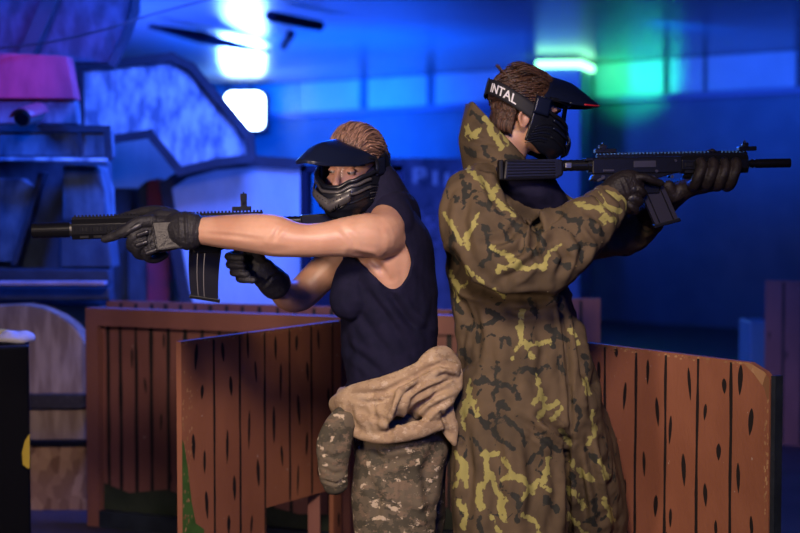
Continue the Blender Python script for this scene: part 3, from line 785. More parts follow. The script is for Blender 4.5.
def head_shapes(bm, T):
    """head solid in local coordinates (x forward, y left, z up) then placed by T"""
    b = bmesh.new()
    ell(b, (-.012,0,.030), (.097,.074,.086)); ell(b, (.022,0,-.035), (.070,.060,.080)); ell(b, (.062,0,-.094), (.024,.026,.020))
    limb(b, [((.080,0,.012),.010,.008),((.096,0,-.012),.009,.009),((.106,0,-.034),.0125,.010)], (0,1,0), 12, 3)
    limb(b, [((.078,-.038,.017),.008),((.090,0,.020),.010),((.078,.038,.017),.008)], (0,0,1), 12, 3)
    for s in (-1,1):
        ell(b, (.060,s*.040,-.035), (.024,.020,.020))
    limb(b, [((.082,-.02,-.066),.006,.008),((.092,0,-.064),.008,.009),((.082,.02,-.066),.006,.008)], (0,0,1), 10, 3)
    for s in (-1,1):      # ears
        rot = Matrix.Rotation(s*.35,3,'Z') @ Matrix.Rotation(.15,3,'Y')
        ell(b, (-.018,s*.076,-.036), (.018,.006,.030), rot)
        limb(b, [((-.014,s*.080,-.060),.005),((-.028,s*.083,-.052),.0055),((-.037,s*.086,-.032),.0055),((-.030,s*.085,-.014),.005),((-.014,s*.080,-.010),.005)], (0,1,0), 8, 4)
    b.transform(T); m = bpy.data.meshes.new('h'); b.to_mesh(m); b.free(); bm.from_mesh(m); bpy.data.meshes.remove(m)
def sockets(co, T):
    """press the eye sockets into a remeshed head"""
    fx = T.to_3x3() @ V((1,0,0))
    for s in (-1,1):
        c = T @ V((.092,s*.031,-.002)); d = np.linalg.norm(co-np.array(c), axis=1)
        co = co - np.array(fx)[None,:]*(.011*np.exp(-(d/.019)**2))[:,None]
    return co
def eyes(T, par, gaze=(1,.06,-.02)):
    for s in (-1,1):
        c = V((.0705,s*.031,-.003)); r = .0112
        bm = bmesh.new(); ell(bm, c, (r,r,r), seg=20); bm.transform(T); e = obj('eye', bm, m_eye, par, True)
        g = V(gaze).normalized()
        bm = bmesh.new(); ell(bm, c+g*.0066, (.0060,.0076,.0076), seg=16); bm.transform(T); obj('iris', bm, m_iris, e, True)
        for lo_, hi_ in ((.0015,1),(-1,-.0045)):     # upper and lower lid: shells over the ball
            bm = bmesh.new(); ell(bm, c, (r*1.12,r*1.22,r*1.10), seg=28)
            bmesh.ops.delete(bm, geom=[v for v in bm.verts if not (lo_ <= v.co.z-c.z <= hi_)], context='VERTS')
            bm.transform(T); obj('eyelid', bm, m_skin, e, True)
        bm = bmesh.new(); limb(bm, [((.090,s*.014,.016),.002,.003),((.092,s*.030,.021),.003,.004),((.078,s*.050,.017),.002,.003)], (1,0,0), 8, 3)
        bm.transform(T); obj('eyebrow', bm, m_brow, par, True)
def mask(T, label, strap_text=None, strap_text_span=(205,245,.026), strap_z=(.012,.012), strap_w=.040, piping=False, grey=m_maskg, rear=112, jaw=0, crown=0, tipz=.050, tipx=.262):
    t = thing('paintball_mask', label, 'mask', T.translation)
    def part(name, bm, m, par=None, smooth=True):
        bm.transform(T); return obj(name, bm, m, par or t, smooth)
    def lp(tab, x):
        for (a, b), (c, d) in zip(tab, tab[1:]):
            if x <= c: q = max(0,min(1,(x-a)/(c-a))); q = q*q*(3-2*q); return b+(d-b)*q
        return tab[-1][1]
    def AB(u):
        A = lp([(-.14,.100),(-.12,.116),(-.095,.134),(-.06,.134),(-.03,.122),(.03,.116),(.07,.106),(.11,.08)], u)
        B = lp([(-.14,.050),(-.12,.064),(-.09,.080),(-.05,.088),(0,.089),(.05,.088),(.11,.07)], u)
        return A, B
    def S(th, u, o=0):
        A, B = AB(u); th = math.radians(th); c, s = math.cos(th), math.sin(th)
        p = 2.4; k = (abs(c)**p+abs(s)**p)**(-1/p)
        return V(((A+o)*c*k*.97 - (0 if c > 0 else .0), (B+o)*s*k, u))
    def ltop(th): return .042-.004*(th/70)**2
    def lbot(th):
        a = abs(th); return lp([(0,-.040),(12,-.039),(32,-.022),(55,-.008),(72,0)], a)
    # lower face guard: below the lens, running back over jaw and ears
    def lower(u_, v_):
        th = -rear+2*rear*u_; a = abs(th)
        top = lbot(a) if a < 70 else lp([(70,-.014),(78,.03),(100,.045),(112,.03)], a)
        bot = lp([(0,-.136),(30,-.132),(60,-.118-jaw),(90,-.095-jaw),(112,-.05-jaw)], a)
        return S(th, bot+(top-bot)*v_, .004+.003*math.sin(v_*PI))
    bm = bmesh.new(); sheet(bm, lower, 64, 16, thick=.004); fg = part('face_guard', bm, m_mask)
    # chevron ridges under the lens and a grey muzzle
    for off, r, du, m in ((.010,.0048,-.012,grey),(.012,.0042,-.034,grey),(.008,.0035,-.060,m_mask)):
        bm = bmesh.new(); tubes(bm, [S(th, lbot(th*.9)+du, off) for th in range(-62,63,4)], r, 8, sub=2); part('chevron_ridge', bm, m, fg)
    bm = bmesh.new()
    sheet(bm, lambda a,b: S(-34+68*a, (-.074+.026*abs(2*a-1)) + (-.034+.006*abs(2*a-1))*b, .012+.006*math.sin(b*PI)), 24, 8, thick=.004)
    mz = part('muzzle_plate', bm, grey, fg)
    for i in range(-4,5):
        bm = bmesh.new(); th = i*5.2
        tubes(bm, [S(th*1.0, -.081+.0045*abs(i), .019), S(th*.82, -.104+.002*abs(i), .019)], .0021, 6); part('vent_slot', bm, m_black, mz)
    for sd in (-1,1):   # cheek and ear vents: arcs of raised ribs
        for i in range(7):
            bm = bmesh.new(); tubes(bm, [S(sd*(60+k*6+i*1.2), -.035-i*.0085-k*.003+.004*math.sin(k), .0085) for k in range(5)], .0014, 6, sub=3); part('cheek_rib', bm, grey if i % 2 else m_mask, fg)
        for i in range(5):
            bm = bmesh.new(); tubes(bm, [S(sd*(76+i*3.6), .012+k*.010-(i*.002), .0085) for k in range(3)], .0013, 6, sub=3); part('ear_rib', bm, grey, fg)
    # goggle frame
    loop = [S(th, ltop(th), .007) for th in range(-70,71,5)] + [S(74,.022,.007), S(75,.008,.007), S(73,-.008,.007)] + [S(th, lbot(th), .008) for th in range(70,-71,-5)] + [S(-73,-.008,.007), S(-75,.008,.007), S(-74,.022,.007)]
    bm = bmesh.new(); tubes(bm, loop, .0062, 10, closed=True); fr = part('goggle_frame', bm, m_mask)
    bm = bmesh.new(); sheet(bm, lambda a,b: S(-73+146*a, lbot(-73+146*a)+(ltop(-73+146*a)-lbot(-73+146*a))*b, .003), 36, 8, thick=.0015); part('lens', bm, m_lens, fr)
    # brow band above the lens
    bm = bmesh.new(); sheet(bm, lambda a,b: S(-88+176*a, (ltop(-70+140*a)-.002)+(.062-.03*abs(2*a-1)**2-ltop(-70+140*a))*b, .006), 40, 8, thick=.004); part('brow_band', bm, m_mask)
    # visor
    def vis(a, b):
        s = 2*a-1; th = s*86
        base = S(th, .088-.066*abs(s)**1.4, .002)
        m_ = 1-abs(s)**1.5; base.x -= crown*.075*m_; base.z += crown*.020*m_
        out = V((tipx-(tipx-.095)*abs(s)**2.6, s*.090, tipz-.026*abs(s)**1.5))
        q = b
        p = base.lerp(out, q); p.z += (.016*max(0,1-abs(s)*1.05) + .003)*(1-abs(2*q-1)**1.3)
        return p
    bm = bmesh.new(); sheet(bm, vis, 40, 14, thick=.0045); vz = part('visor', bm, m_visor)
    bm = bmesh.new(); tubes(bm, [vis(a/30, 1) for a in range(0,31)], .0032, 8); part('visor_rim', bm, m_visor, vz)
    if piping:
        for sg in (1,-1):
            bm = bmesh.new(); tubes(bm, [vis(.5-sg*(.5-(.10+.24*q/16)), 1)+V((.002,-sg*.003,.002)) for q in range(17)], .0028, 6); part('piping', bm, m_red, vz)
    else:
        bm = bmesh.new(); 
        for a0 in (.26, .74):
            tubes(bm, [vis(a0+.02*q, .35+.03*q)+V((0,0,.0015)) for q in range(3)], .003, 6)
        part('visor_mark', bm, m_red, vz)
    # side clip and strap round the back of the head
    def ST(th, z, o=0):
        t_ = math.radians(th); c, s = math.cos(t_), math.sin(t_)
        return V(((.118 if c < 0 else .10)*c - .004 + o*c, (.086+o)*s, z + strap_z[0]+ (strap_z[1]-strap_z[0])*max(0,-c)))
    for sd in (-1,1):
        bm = bmesh.new(); sheet(bm, lambda a,b: S(sd*(72+20*a), -.014+.048*b, .011), 8, 6, thick=.006 if sd > 0 else .006); part('strap_clip', bm, m_visor)
    bm = bmesh.new(); sheet(bm, lambda a,b: ST(72+216*a, strap_w*(b-.5), .006), 60, 4, thick=.002); stp = part('strap', bm, m_strap)
    bm = bmesh.new(); sheet(bm, lambda a,b: ST(150+34*a, strap_w*(b-.5)*1.15, .009), 16, 4, thick=.002); part('strap_pad', bm, m_strap, stp)
    if strap_text:
        cu = bpy.data.curves.new('txt','FONT'); cu.body = strap_text; cu.size = 1; cu.offset = .018; cu.extrude = .02
        o = bpy.data.objects.new('txt', cu); COL.objects.link(o); dg = bpy.context.evaluated_depsgraph_get(); dg.update()
        me = bpy.data.meshes.new_from_object(o.evaluated_get(dg)); bpy.data.objects.remove(o); me.materials.clear()
        bm = bmesh.new(); bm.from_mesh(me); bpy.data.meshes.remove(me)
        bmesh.ops.subdivide_edges(bm, edges=[e for e in bm.edges if e.calc_length() > .15], cuts=2)
        xs = [v.co.x for v in bm.verts]; x0, x1 = min(xs), max(xs); th0, th1, hgt = strap_text_span
        for v in bm.verts:
            q = (v.co.x-x0)/(x1-x0); v.co = ST(th0+(th1-th0)*q, (v.co.y/.72-.5)*hgt, .0072+(v.co.z)*.02)
        bm.transform(T); obj('strap_lettering', bm, m_text, stp)
    return t
def hairdo(T, par, m, fn, seed, length=.03, n=900, lift=.004, gen=None, cap=True):
    """cap of hair plus many fine locks following the scalp; fn(p local)->combing direction or None"""
    rnd = random.Random(seed)
    bm = bmesh.new()
    C = V((-.012,0,.030)); Rr = V((.100,.077,.089))
    res = bmesh.ops.create_uvsphere(bm, u_segments=40, v_segments=28, radius=1)
    for v in bm.verts:
        d = v.co.copy(); k = 1+.02*noise.noise(d*4+V((seed,0,0))); v.co = C+V((d.x*Rr.x*k, d.y*Rr.y*k, d.z*Rr.z*k))
    bmesh.ops.delete(bm, geom=[v for v in bm.verts if fn(v.co) is None], context='VERTS')
    def strand(p, steps, step, r):
        pts = [p.copy()]; c = p.copy()
        jit = V((rnd.uniform(-1,1),rnd.uniform(-1,1),rnd.uniform(-.5,1)))*.35
        for k in range(steps):
            d = fn(c)
            if d is None: d = (pts[-1]-pts[-2]).normalized() if len(pts) > 1 else V((-1,0,0))
            d = (V(d).normalized()+jit*.5).normalized()
            nn = V(((c.x-C.x)/Rr.x**2, (c.y-C.y)/Rr.y**2, (c.z-C.z)/Rr.z**2)).normalized()
            d = (d-nn*d.dot(nn)).normalized()
            c = c+d*step
            q = V(((c.x-C.x)/Rr.x, (c.y-C.y)/Rr.y, (c.z-C.z)/Rr.z)); q.normalize()
            base = C+V((q.x*Rr.x, q.y*Rr.y, q.z*Rr.z))
            c = base+nn*(lift*(.3+k/steps)+.002*rnd.random())
            pts.append(c.copy())
        tubes(bm, pts, [r, r*1.2, r*.9, r*.5], 5)
    cnt = 0
    while cnt < n:
        d = V((rnd.gauss(0,1),rnd.gauss(0,1),rnd.gauss(0,1))).normalized(); p = C+V((d.x*Rr.x,d.y*Rr.y,d.z*Rr.z))
        if fn(p) is None: continue
        strand(p, 6, length/6, rnd.uniform(.0012,.0024)); cnt += 1
    if gen: gen(bm, rnd)
    bm.transform(T); return obj('hair', bm, m, par, True)
# ================================================================= cloth materials
m_shirt = mat('black_jersey', (.008,.008,.024), .85, col2=(.011,.010,.030), scale=30, bump=.12, bscale=300, spec=.12)
m_glove = mat('glove_black', (.016,.015,.021), .55, bump=.35, bscale=220, spec=.5)
m_glovep = mat('glove_leather', (.017,.016,.024), .36, bump=.2, bscale=120)
m_boot = mat('boot_black', (.015,.013,.012), .5, bump=.1)
def flecktarn(name, base, c2, c3, light):
    m = bpy.data.materials.new(name); m.use_nodes = True; nt = m.node_tree; n = nt.nodes; L = nt.links
    b = n['Principled BSDF']; b.inputs['Roughness'].default_value = .85; b.inputs['Specular IOR Level'].default_value = .2
    tc = n.new('ShaderNodeTexCoord'); cur = None
    for i, (col, sc, lo, off) in enumerate(((base,1,0,0),(c2,16,.50,3.1),(c3,22,.56,8.7),(light,30,.60,15.3))):
        if i == 0:
            rgb = n.new('ShaderNodeRGB'); rgb.outputs[0].default_value = (*col,1); cur = rgb.outputs[0]; continue
        mp = n.new('ShaderNodeMapping'); mp.inputs['Location'].default_value = (off,off*.7,off*.3); mp.inputs['Scale'].default_value = (1,1,1.5)
        L.new(tc.outputs['Object'], mp.inputs['Vector'])
        t = n.new('ShaderNodeTexNoise'); t.inputs['Scale'].default_value = sc; t.inputs['Detail'].default_value = 7; t.inputs['Roughness'].default_value = .65
        L.new(mp.outputs['Vector'], t.inputs['Vector'])
        r = n.new('ShaderNodeValToRGB'); r.color_ramp.elements[0].position = lo; r.color_ramp.elements[1].position = lo+.02
        L.new(t.outputs['Fac'], r.inputs['Fac'])
        mx = n.new('ShaderNodeMix'); mx.data_type = 'RGBA'; L.new(r.outputs['Color'], mx.inputs['Factor']); L.new(cur, mx.inputs[6]); mx.inputs[7].default_value = (*col,1)
        cur = mx.outputs[2]
    L.new(cur, b.inputs['Base Color'])
    t = n.new('ShaderNodeTexNoise'); t.inputs['Scale'].default_value = 260; L.new(tc.outputs['Object'], t.inputs['Vector'])
    bp = n.new('ShaderNodeBump'); bp.inputs['Strength'].default_value = .25; bp.inputs['Distance'].default_value = .003
    L.new(t.outputs['Fac'], bp.inputs['Height']); L.new(bp.outputs['Normal'], b.inputs['Normal'])
    return m
m_fleck = flecktarn('fleck_camouflage', (.12,.095,.066), (.065,.056,.04), (.155,.11,.075), (.45,.36,.26), )
m_fleckin = flecktarn('faded_camouflage', (.37,.26,.165), (.30,.205,.13), (.41,.30,.20), (.46,.35,.25))
def camoattr(name):
    """woodland pattern: two signed fields stored on the garment say where yellow and dark shapes lie"""
    m = bpy.data.materials.new(name); m.use_nodes = True; nt = m.node_tree; n = nt.nodes; L = nt.links
    b = n['Principled BSDF']; b.inputs['Roughness'].default_value = .85; b.inputs['Specular IOR Level'].default_value = .2
    tc = n.new('ShaderNodeTexCoord')
    t = n.new('ShaderNodeTexNoise'); t.inputs['Scale'].default_value = 55; t.inputs['Detail'].default_value = 5; L.new(tc.outputs['Object'], t.inputs['Vector'])
    wob = n.new('ShaderNodeMath'); wob.operation = 'MULTIPLY_ADD'; wob.inputs[1].default_value = .032; wob.inputs[2].default_value = -.017; L.new(t.outputs['Fac'], wob.inputs[0])
    tb = n.new('ShaderNodeTexNoise'); tb.inputs['Scale'].default_value = 9; tb.inputs['Detail'].default_value = 3; L.new(tc.outputs['Object'], tb.inputs['Vector'])
    rb_ = n.new('ShaderNodeValToRGB'); rb_.color_ramp.elements[0].position = .38; rb_.color_ramp.elements[0].color = (.078,.056,.035,1); rb_.color_ramp.elements[1].position = .6; rb_.color_ramp.elements[1].color = (.115,.080,.048,1)
    L.new(tb.outputs['Fac'], rb_.inputs['Fac']); cur = rb_.outputs['Color']
    for nm, col in (('dark',(.028,.028,.024)),('light',(.30,.27,.09))):
        a = n.new('ShaderNodeAttribute'); a.attribute_name = nm
        s = n.new('ShaderNodeMath'); s.operation = 'ADD'; L.new(a.outputs['Fac'], s.inputs[0]); L.new(wob.outputs[0], s.inputs[1])
        mr = n.new('ShaderNodeMapRange'); mr.inputs['From Min'].default_value = -.0012; mr.inputs['From Max'].default_value = .0012; L.new(s.outputs[0], mr.inputs['Value'])
        mx = n.new('ShaderNodeMix'); mx.data_type = 'RGBA'; L.new(mr.outputs['Result'], mx.inputs['Factor']); L.new(cur, mx.inputs[6]); mx.inputs[7].default_value = (*col,1); cur = mx.outputs[2]
    L.new(cur, b.inputs['Base Color'])
    t = n.new('ShaderNodeTexNoise'); t.inputs['Scale'].default_value = 300; L.new(tc.outputs['Object'], t.inputs['Vector'])
    bp = n.new('ShaderNodeBump'); bp.inputs['Strength'].default_value = .2; bp.inputs['Distance'].default_value = .003
    L.new(t.outputs['Fac'], bp.inputs['Height']); L.new(bp.outputs['Normal'], b.inputs['Normal'])
    return m
m_camo = camoattr('woodland_camouflage')

def pxl(rows, scale=1):
    """rows (px, py, depth, radius px along depth axis or None, radius px across)"""
    out = []
    for r in rows:
        x, y, d = r[:3]; a = r[3]; b = r[4] if len(r) > 4 else r[3]
        out.append((P(x,y,d), M(a,d)*scale, M(b,d)*scale))
    return out
def finger(bm, pts, r0, r1, scale=1):
    """pts (px,py,depth) from knuckle to tip; radii in metres"""
    n = len(pts); rows = []
    for i, p in enumerate(pts):
        r = r0+(r1-r0)*i/(n-1); rows.append((P(*p), r, r))
    limb(bm, rows, (0,.3,1), 14, 4)

# ================================================================= player in black
D1 = 4.2
hc1 = P(355,167,D1-.02)
TH1 = headframe(hc1, math.radians(240), math.radians(9), math.radians(-4))
p1 = thing('person', 'player in black sleeveless shirt aiming a rifle left, camouflage jacket tied at the waist', 'person', (P(400,500,D1).x, D1, 0))
bm = bmesh.new(); head_shapes(bm, TH1)
limb(bm, pxl([(385,213,D1,20),(378,200,D1,21),(367,187,D1-.01,21)]), (0,1,0), 20, 3)
torso1 = [(390,207,D1,30,13),(390,222,D1,54,26),(390,245,D1,60,38),(388,272,D1,58,44),(389,300,D1,50,41),(389,330,D1,47,41),(390,360,D1,46,39),(394,390,D1,48,39),(400,420,D1,52,40),(402,445,D1,46,36)]
limb(bm, pxl(torso1), (0,1,0), 28, 3)
# shoulder girdle slope and the straightened near arm
limb(bm, pxl([(388,213,4.2,15),(387,221,4.1,18),(384,231,4.03,21),(376,236,3.99,22)]), (1,0,0), 20, 3)
arm = [(392,240,4.06,17),(380,237,4.01,22),(366,236,3.98,23),(346,237,3.955,20),(325,239.5,3.94,17.5),(305,240.5,3.935,17),(290,239,3.935,18.5),(276,236,3.94,21),(262,234,3.945,20.5),(240,232.5,3.96,18.5),(218,231.5,3.975,16),(200,231,3.99,13.5),(182,230,4.005,13),(165,231,4.02,13)]
limb(bm, pxl(arm), (0,1,0), 20, 3)
limb(bm, pxl([(382,250,4.06,16),(389,265,4.08,20),(390,282,4.10,19)]), (0,1,0), 18, 3)   # lat under the arm
limb(bm, pxl([(388,214,4.2,16),(382,226,4.32,20),(374,238,4.40,24),(352,250,4.41,21),(328,268,4.40,18),(312,284,4.385,17),(300,295,4.36,16.5),(288,296,4.30,15),(280,289,4.23,11.5),(274,283,4.19,8),(268,277,4.155,7)]), (0,1,0), 20, 3)
for dy, x0 in ((-.10,397),(.11,408)):
    limb(bm, pxl([(x0+2,440,D1+dy*.8,24,28),(x0,480,D1+dy*.9,22,28),(x0-4,540,D1+dy*1.3,20,24),(x0-2,600,D1+dy*1.5,17,20),(x0,650,D1+dy*1.6,11,13),(x0+1,672,D1+dy*1.6,10,12)]), (0,1,0), 20, 3)
    limb(bm, [(P(x0,672,D1+dy*1.6), .035,.035),(P(x0-20,676,D1+dy*1.6),.036,.028),(P(x0-42,680,D1+dy*1.6),.032,.018)], (0,1,0), 14, 3)
me = remesh(bm, .0045, 5)
c, n_ = arrays(me); c = sockets(c, TH1)
setco(me, c); c, n_ = arrays(me)
# muscle and tendon relief on the near arm
c = crease(c, n_, [([(200,233),(235,236),(262,240)],2.2,.0016),([(285,222),(277,232),(272,243)],2.4,.0016),([(262,248),(290,250)],3,.0012),
                   ([(338,224),(352,240),(357,252)],3.2,.0022),([(358,216),(400,232),(404,250)],5,.002),([(350,253),(372,258),(392,278)],3.2,.005),([(373,262),(392,285)],3,.003)])
setco(me, c)
body1 = obj('body', me, m_skin, p1, True)
eyes(TH1, p1, (.93,-.32,-.05))
# hair swept back
def comb1(p):
    x, y, z = p
    if z < -.03 and x > -.02: return None
    if z < -.045: return None
    if x > .045 and z < .062-.2*max(0,(.075-x)): return None
    if z < .02 and x > -.005: return None
    return V((-1, 0, .25 if x > .03 else -.45))
def crest1(bm, rnd):
    for k in range(260):
        s = rnd.uniform(-.055,.055); x = rnd.uniform(.035,.075)
        p0 = V((x, s, .030+.083*math.sqrt(max(0,1-(s/.079)**2-((x+.012)/.102)**2))))
        pts = [p0, p0+V((-.012,s*.05,.020)), p0+V((-.045,s*.1,.026+rnd.random()*.004)), p0+V((-.085,s*.15,.012+rnd.random()*.006)), p0+V((-.115,s*.15,-.018))]
        tubes(bm, pts, [.0012,.0022,.002,.0008], 5, sub=3)
hairdo(TH1, p1, m_hair, comb1, 3, .05, 800, .005, crest1)
mask1 = mask(TH1, 'black paintball mask with long peak worn by the player in the black shirt')

# shirt: the torso grown outwards, opened at the arms and neck
bm = bmesh.new()
grow = [(x,y,d,a+2.2,b+2.8) if y < 290 else (x,y,d,a+5,b+6.8) for x,y,d,a,b in torso1]
grow[0] = (396,205,D1,38,17); grow[1] = (393,222,D1,57,30); grow[2] = (392,245,D1,62,41)
limb(bm, pxl(grow[:8]+[(392,398,D1,58,49)]), (0,1,0), 32, 3)
limb(bm, pxl([(387,204,4.2,20),(394,214,4.12,19),(397,226,4.07,16)]), (1,0,0), 18, 3)
limb(bm, pxl([(385,203,4.2,20),(397,213,4.28,22),(400,222,4.33,21)]), (1,0,0), 18, 3)
limb(bm, pxl([(362,262,4.1,14),(352,275,4.1,16),(350,300,4.1,20)]), (0,1,0), 18, 3)
me = remesh(bm, .005, 6)
c, n_ = arrays(me)
c = c + n_*(fbm(c, 9, (1,1,.7), 2)*.004)[:,None]
c = crease(c, n_, [([(372,268),(395,300),(425,345)],4.5,.006),([(385,290),(408,320),(432,338)],4,.006),([(350,300),(372,330),(398,372)],4.5,.005),([(362,285),(384,312),(415,362)],3.5,.004),
                   ([(345,345),(365,360),(385,378)],4,.005),([(436,300),(425,330),(432,352)],4,.004),([(342,320),(350,350),(348,380)],4,.004),([(412,262),(428,290),(437,322)],4,.003)])
setco(me, c); bm = bmesh.new(); bm.from_mesh(me); bpy.data.meshes.remove(me)
ring1 = [(369,209),(383,217),(397,231),(408,248),(412,262),(408,276),(401,286),(393,291),(384,285),(373,275),(362,264),(350,254),(338,244),(334,230),(345,214),(360,206)]
def inside(p, poly):
    x, y = p; r = False; j = len(poly)-1
    for i in range(len(poly)):
        xi, yi = poly[i]; xj, yj = poly[j]
        if (yi > y) != (yj > y) and x < (xj-xi)*(y-yi)/(yj-yi)+xi: r = not r
        j = i
    return r
def cutgarment(bm, poly, test):
    vs = []
    for v in bm.verts:
        if test(v.co) and inside(PX(v.co), poly): vs.append(v)
    bmesh.ops.delete(bm, geom=vs, context='VERTS')
cutgarment(bm, ring1, lambda p: p.y < D1-.02)
cutgarment(bm, [(340,217),(388,224),(396,245),(398,270),(390,285),(360,262),(338,244)], lambda p: p.y > D1+.04)
cutgarment(bm, [(355,190),(378,190),(386,203),(376,206),(350,214)], lambda p: abs(p.y-D1) < .075)
bmesh.ops.delete(bm, geom=[v for v in bm.verts if v.co.z < P(0,392,D1).z], context='VERTS')
def tidy_border(bm, it=12):
    for _ in range(it):
        new = {}
        for v in bm.verts:
            be = [e for e in v.link_edges if e.is_boundary]
            if len(be) == 2: new[v] = v.co*.4 + sum((e.other_vert(v).co for e in be), V((0,0,0)))*.3
        for v, q in new.items(): v.co = q
tidy_border(bm)
# rolled hems along the openings
def hem(bm, r, name, m, par):
    bes = [e for e in bm.edges if e.is_boundary]; left = set(bes)
    while left:
        e = left.pop(); chain = [e.verts[0], e.verts[1]]; ok = True
        while ok:
            ok = False
            for f in chain[-1].link_edges:
                if f in left: left.discard(f); chain.append(f.other_vert(chain[-1])); ok = True; break
        if len(chain) > 14:
            pts = [v.co.copy() for v in chain]; cl = (pts[0]-pts[-1]).length < .012
            if cl: pts = pts[:-1]
            pts = pts[::2]
            hb = bmesh.new(); tubes(hb, pts, r, 8, closed=cl); obj(name, hb, m, par, True)
sh = bmesh.new()
shirt_h = bm
t_ = bmesh.new(); me = bpy.data.meshes.new('x'); bm.to_mesh(me); t_.from_mesh(me)
so = obj('shirt', me, m_shirt, p1, True)
s_ = so.modifiers.new('thick','SOLIDIFY'); s_.thickness = .003; s_.offset = 1
hem(t_, .0028, 'hem', m_shirt, so); t_.free(); bm.free(); sh.free()

bm = bmesh.new(); limb(bm, pxl([(386,210,D1,38,30),(382,199,D1,33,27),(377,187,D1-.01,27,25),(372,180,D1-.01,25,24)]), (0,1,0), 24, 3)
obj('neck_gaiter', remesh(bm, .005, 3), m_shirt, p1, True)
# trousers
bm = bmesh.new()
limb(bm, pxl([(398,395,D1,54,46),(401,420,D1,60,49),(402,440,D1,60,49),(401,456,D1,56,46)]), (0,1,0), 26, 3)
limb(bm, pxl([(402,440,D1-.08,34,45),(399,470,D1-.09,33,44),(396,505,D1-.11,32,43),(393,545,D1-.13,30,39),(392,590,D1-.15,28,34),(394,640,D1-.16,24,28),(396,668,D1-.16,22,24)]), (0,1,0), 24, 3)
limb(bm, pxl([(406,440,D1+.09,34,43),(408,480,D1+.10,33,38),(408,540,D1+.14,30,35),(406,600,D1+.17,27,31),(408,665,D1+.17,22,24)]), (0,1,0), 24, 3)
me = remesh(bm, .006, 5); c, n_ = arrays(me)
c = c + n_*(fbm(c, 7, (1,1,1), 5)*.010 + (ridge(c, 9, (1,1,.6), 6)*.5)*.006)[:,None]
c = crease(c, n_, [([(365,452),(390,462),(425,455)],4,.006),([(362,470),(380,500),(372,533)],4,.006),([(440,440),(425,470),(432,520)],5,.008),([(395,505),(420,515),(440,505)],4,.005),([(400,430),(401,480),(399,540)],1.6,.003),([(372,440),(382,470)],3,.005)])
setco(me, c); obj('trousers', me, m_fleck, p1, True)
for dy, x0 in ((-.16,396),(.17,408)):
    bm = bmesh.new(); z0 = .0
    q = P(x0,660,D1+dy); x = q.x; y = q.y
    limb(bm, [(V((x,y,.20)),.055,.055),(V((x,y,.12)),.05,.052),(V((x-.01,y,.06)),.05,.062)], (0,1,0), 18, 3)
    limb(bm, [(V((x+.045,y,.045)),.042,.042),(V((x-.05,y,.045)),.046,.04),(V((x-.13,y,.038)),.05,.034),(V((x-.18,y,.034)),.046,.03)], (0,1,0), 18, 3)
    box(bm, (x-.07,y,.014), (.29,.10,.028), bev=.01)
    obj('boot', remesh(bm, .006, 3), m_boot, p1, True)

# jacket tied round the waist
jk = p1
bm = bmesh.new()
def ringpath(rows): return rows
# main band: drooping over the near hip, rising to the knot at the back
limb(bm, [(P(343,402,D1-.02),.020,.045),(P(352,409,D1-.125),.030,.066),(P(375,408,D1-.185),.032,.072),(P(400,402,D1-.20),.032,.074),(P(425,394,D1-.175),.030,.078),(P(443,385,D1-.10),.030,.070),(P(448,378,D1+.02),.028,.06),(P(440,376,D1+.13),.026,.05),(P(410,384,D1+.20),.026,.05),(P(370,394,D1+.18),.026,.05),(P(348,400,D1+.10),.022,.045),(P(342,402,D1-.02),.020,.045)], (1,0,0), 24, 4)
limb(bm, [(P(340,408,D1-.09),.030,.040),(P(352,402,D1-.15),.034,.045),(P(378,395,D1-.20),.025,.050),(P(405,382,D1-.215),.022,.036),(P(432,366,D1-.19),.022,.028)], (0,1,0), 20, 4)
for rows in ([(420,378,D1-.20,10),(432,362,D1-.20,12),(443,356,D1-.17,11),(452,364,D1-.15,9),(455,378,D1-.14,7)],
             [(405,402,D1-.22,9),(425,384,D1-.225,10),(440,372,D1-.21,9),(454,370,D1-.18,9)],
             [(430,412,D1-.20,12),(442,395,D1-.20,14),(453,384,D1-.17,10),(456,372,D1-.15,7)],
             [(352,432,D1-.16,6),(380,437,D1-.21,8),(410,432,D1-.22,9),(438,424,D1-.19,9)]):
    limb(bm, pxl([(x,y,d,r*.75,r) for x,y,d,r in rows]), (0,1,0), 18, 4)
# hanging tail at the back
limb(bm, pxl([(436,398,D1-.18,6,14),(444,415,D1-.175,5,12),(450,430,D1-.165,5,9),(454,443,D1-.16,4,4)]), (0,1,0), 18, 4)
me = remesh(bm, .005, 4); c, n_ = arrays(me)
c = c + n_*(fbm(c, 13, (1,1,1.6), 9)*.004)[:,None]
c = crease(c, n_, [(a_,b_,d_*.8) for a_,b_,d_ in [([(350,395),(385,392),(418,376),(440,358)],3,.009),([(372,388),(374,410),(378,434)],2.2,.004),([(388,437),(398,412),(404,395),(432,374)],2.6,.014),([(350,404),(352,420),(362,432)],3,.006),
                   ([(400,424),(420,404),(440,392),(456,386)],3,.010),([(415,428),(432,408),(452,398)],2.6,.008),([(425,372),(440,364),(452,368)],2.4,.010),([(432,380),(446,374),(456,378)],2.2,.009),([(410,398),(428,390),(446,380)],2.2,.008),
                   ([(360,412),(385,420),(400,432)],3,.005),([(345,398),(370,402),(395,398)],2.2,.004),([(340,415),(350,425)],2,.006),([(437,402),(444,420),(450,436)],2,.006)]])
setco(me, c); jo = obj('tied_jacket', me, m_fleckin, p1, True)
bm = bmesh.new()
limb(bm, pxl([(350,412,D1-.15,8,12),(341,424,D1-.17,10,15),(334,444,D1-.18,11,18),(333,462,D1-.18,11,16),(334,476,D1-.18,10,14.5),(336,486,D1-.175,9,13)]), (0,1,0), 22, 4)
me = remesh(bm, .0045, 3); c, n_ = arrays(me)
c = c + n_*(fbm(c, 18, (1,1,1), 3)*.003)[:,None]
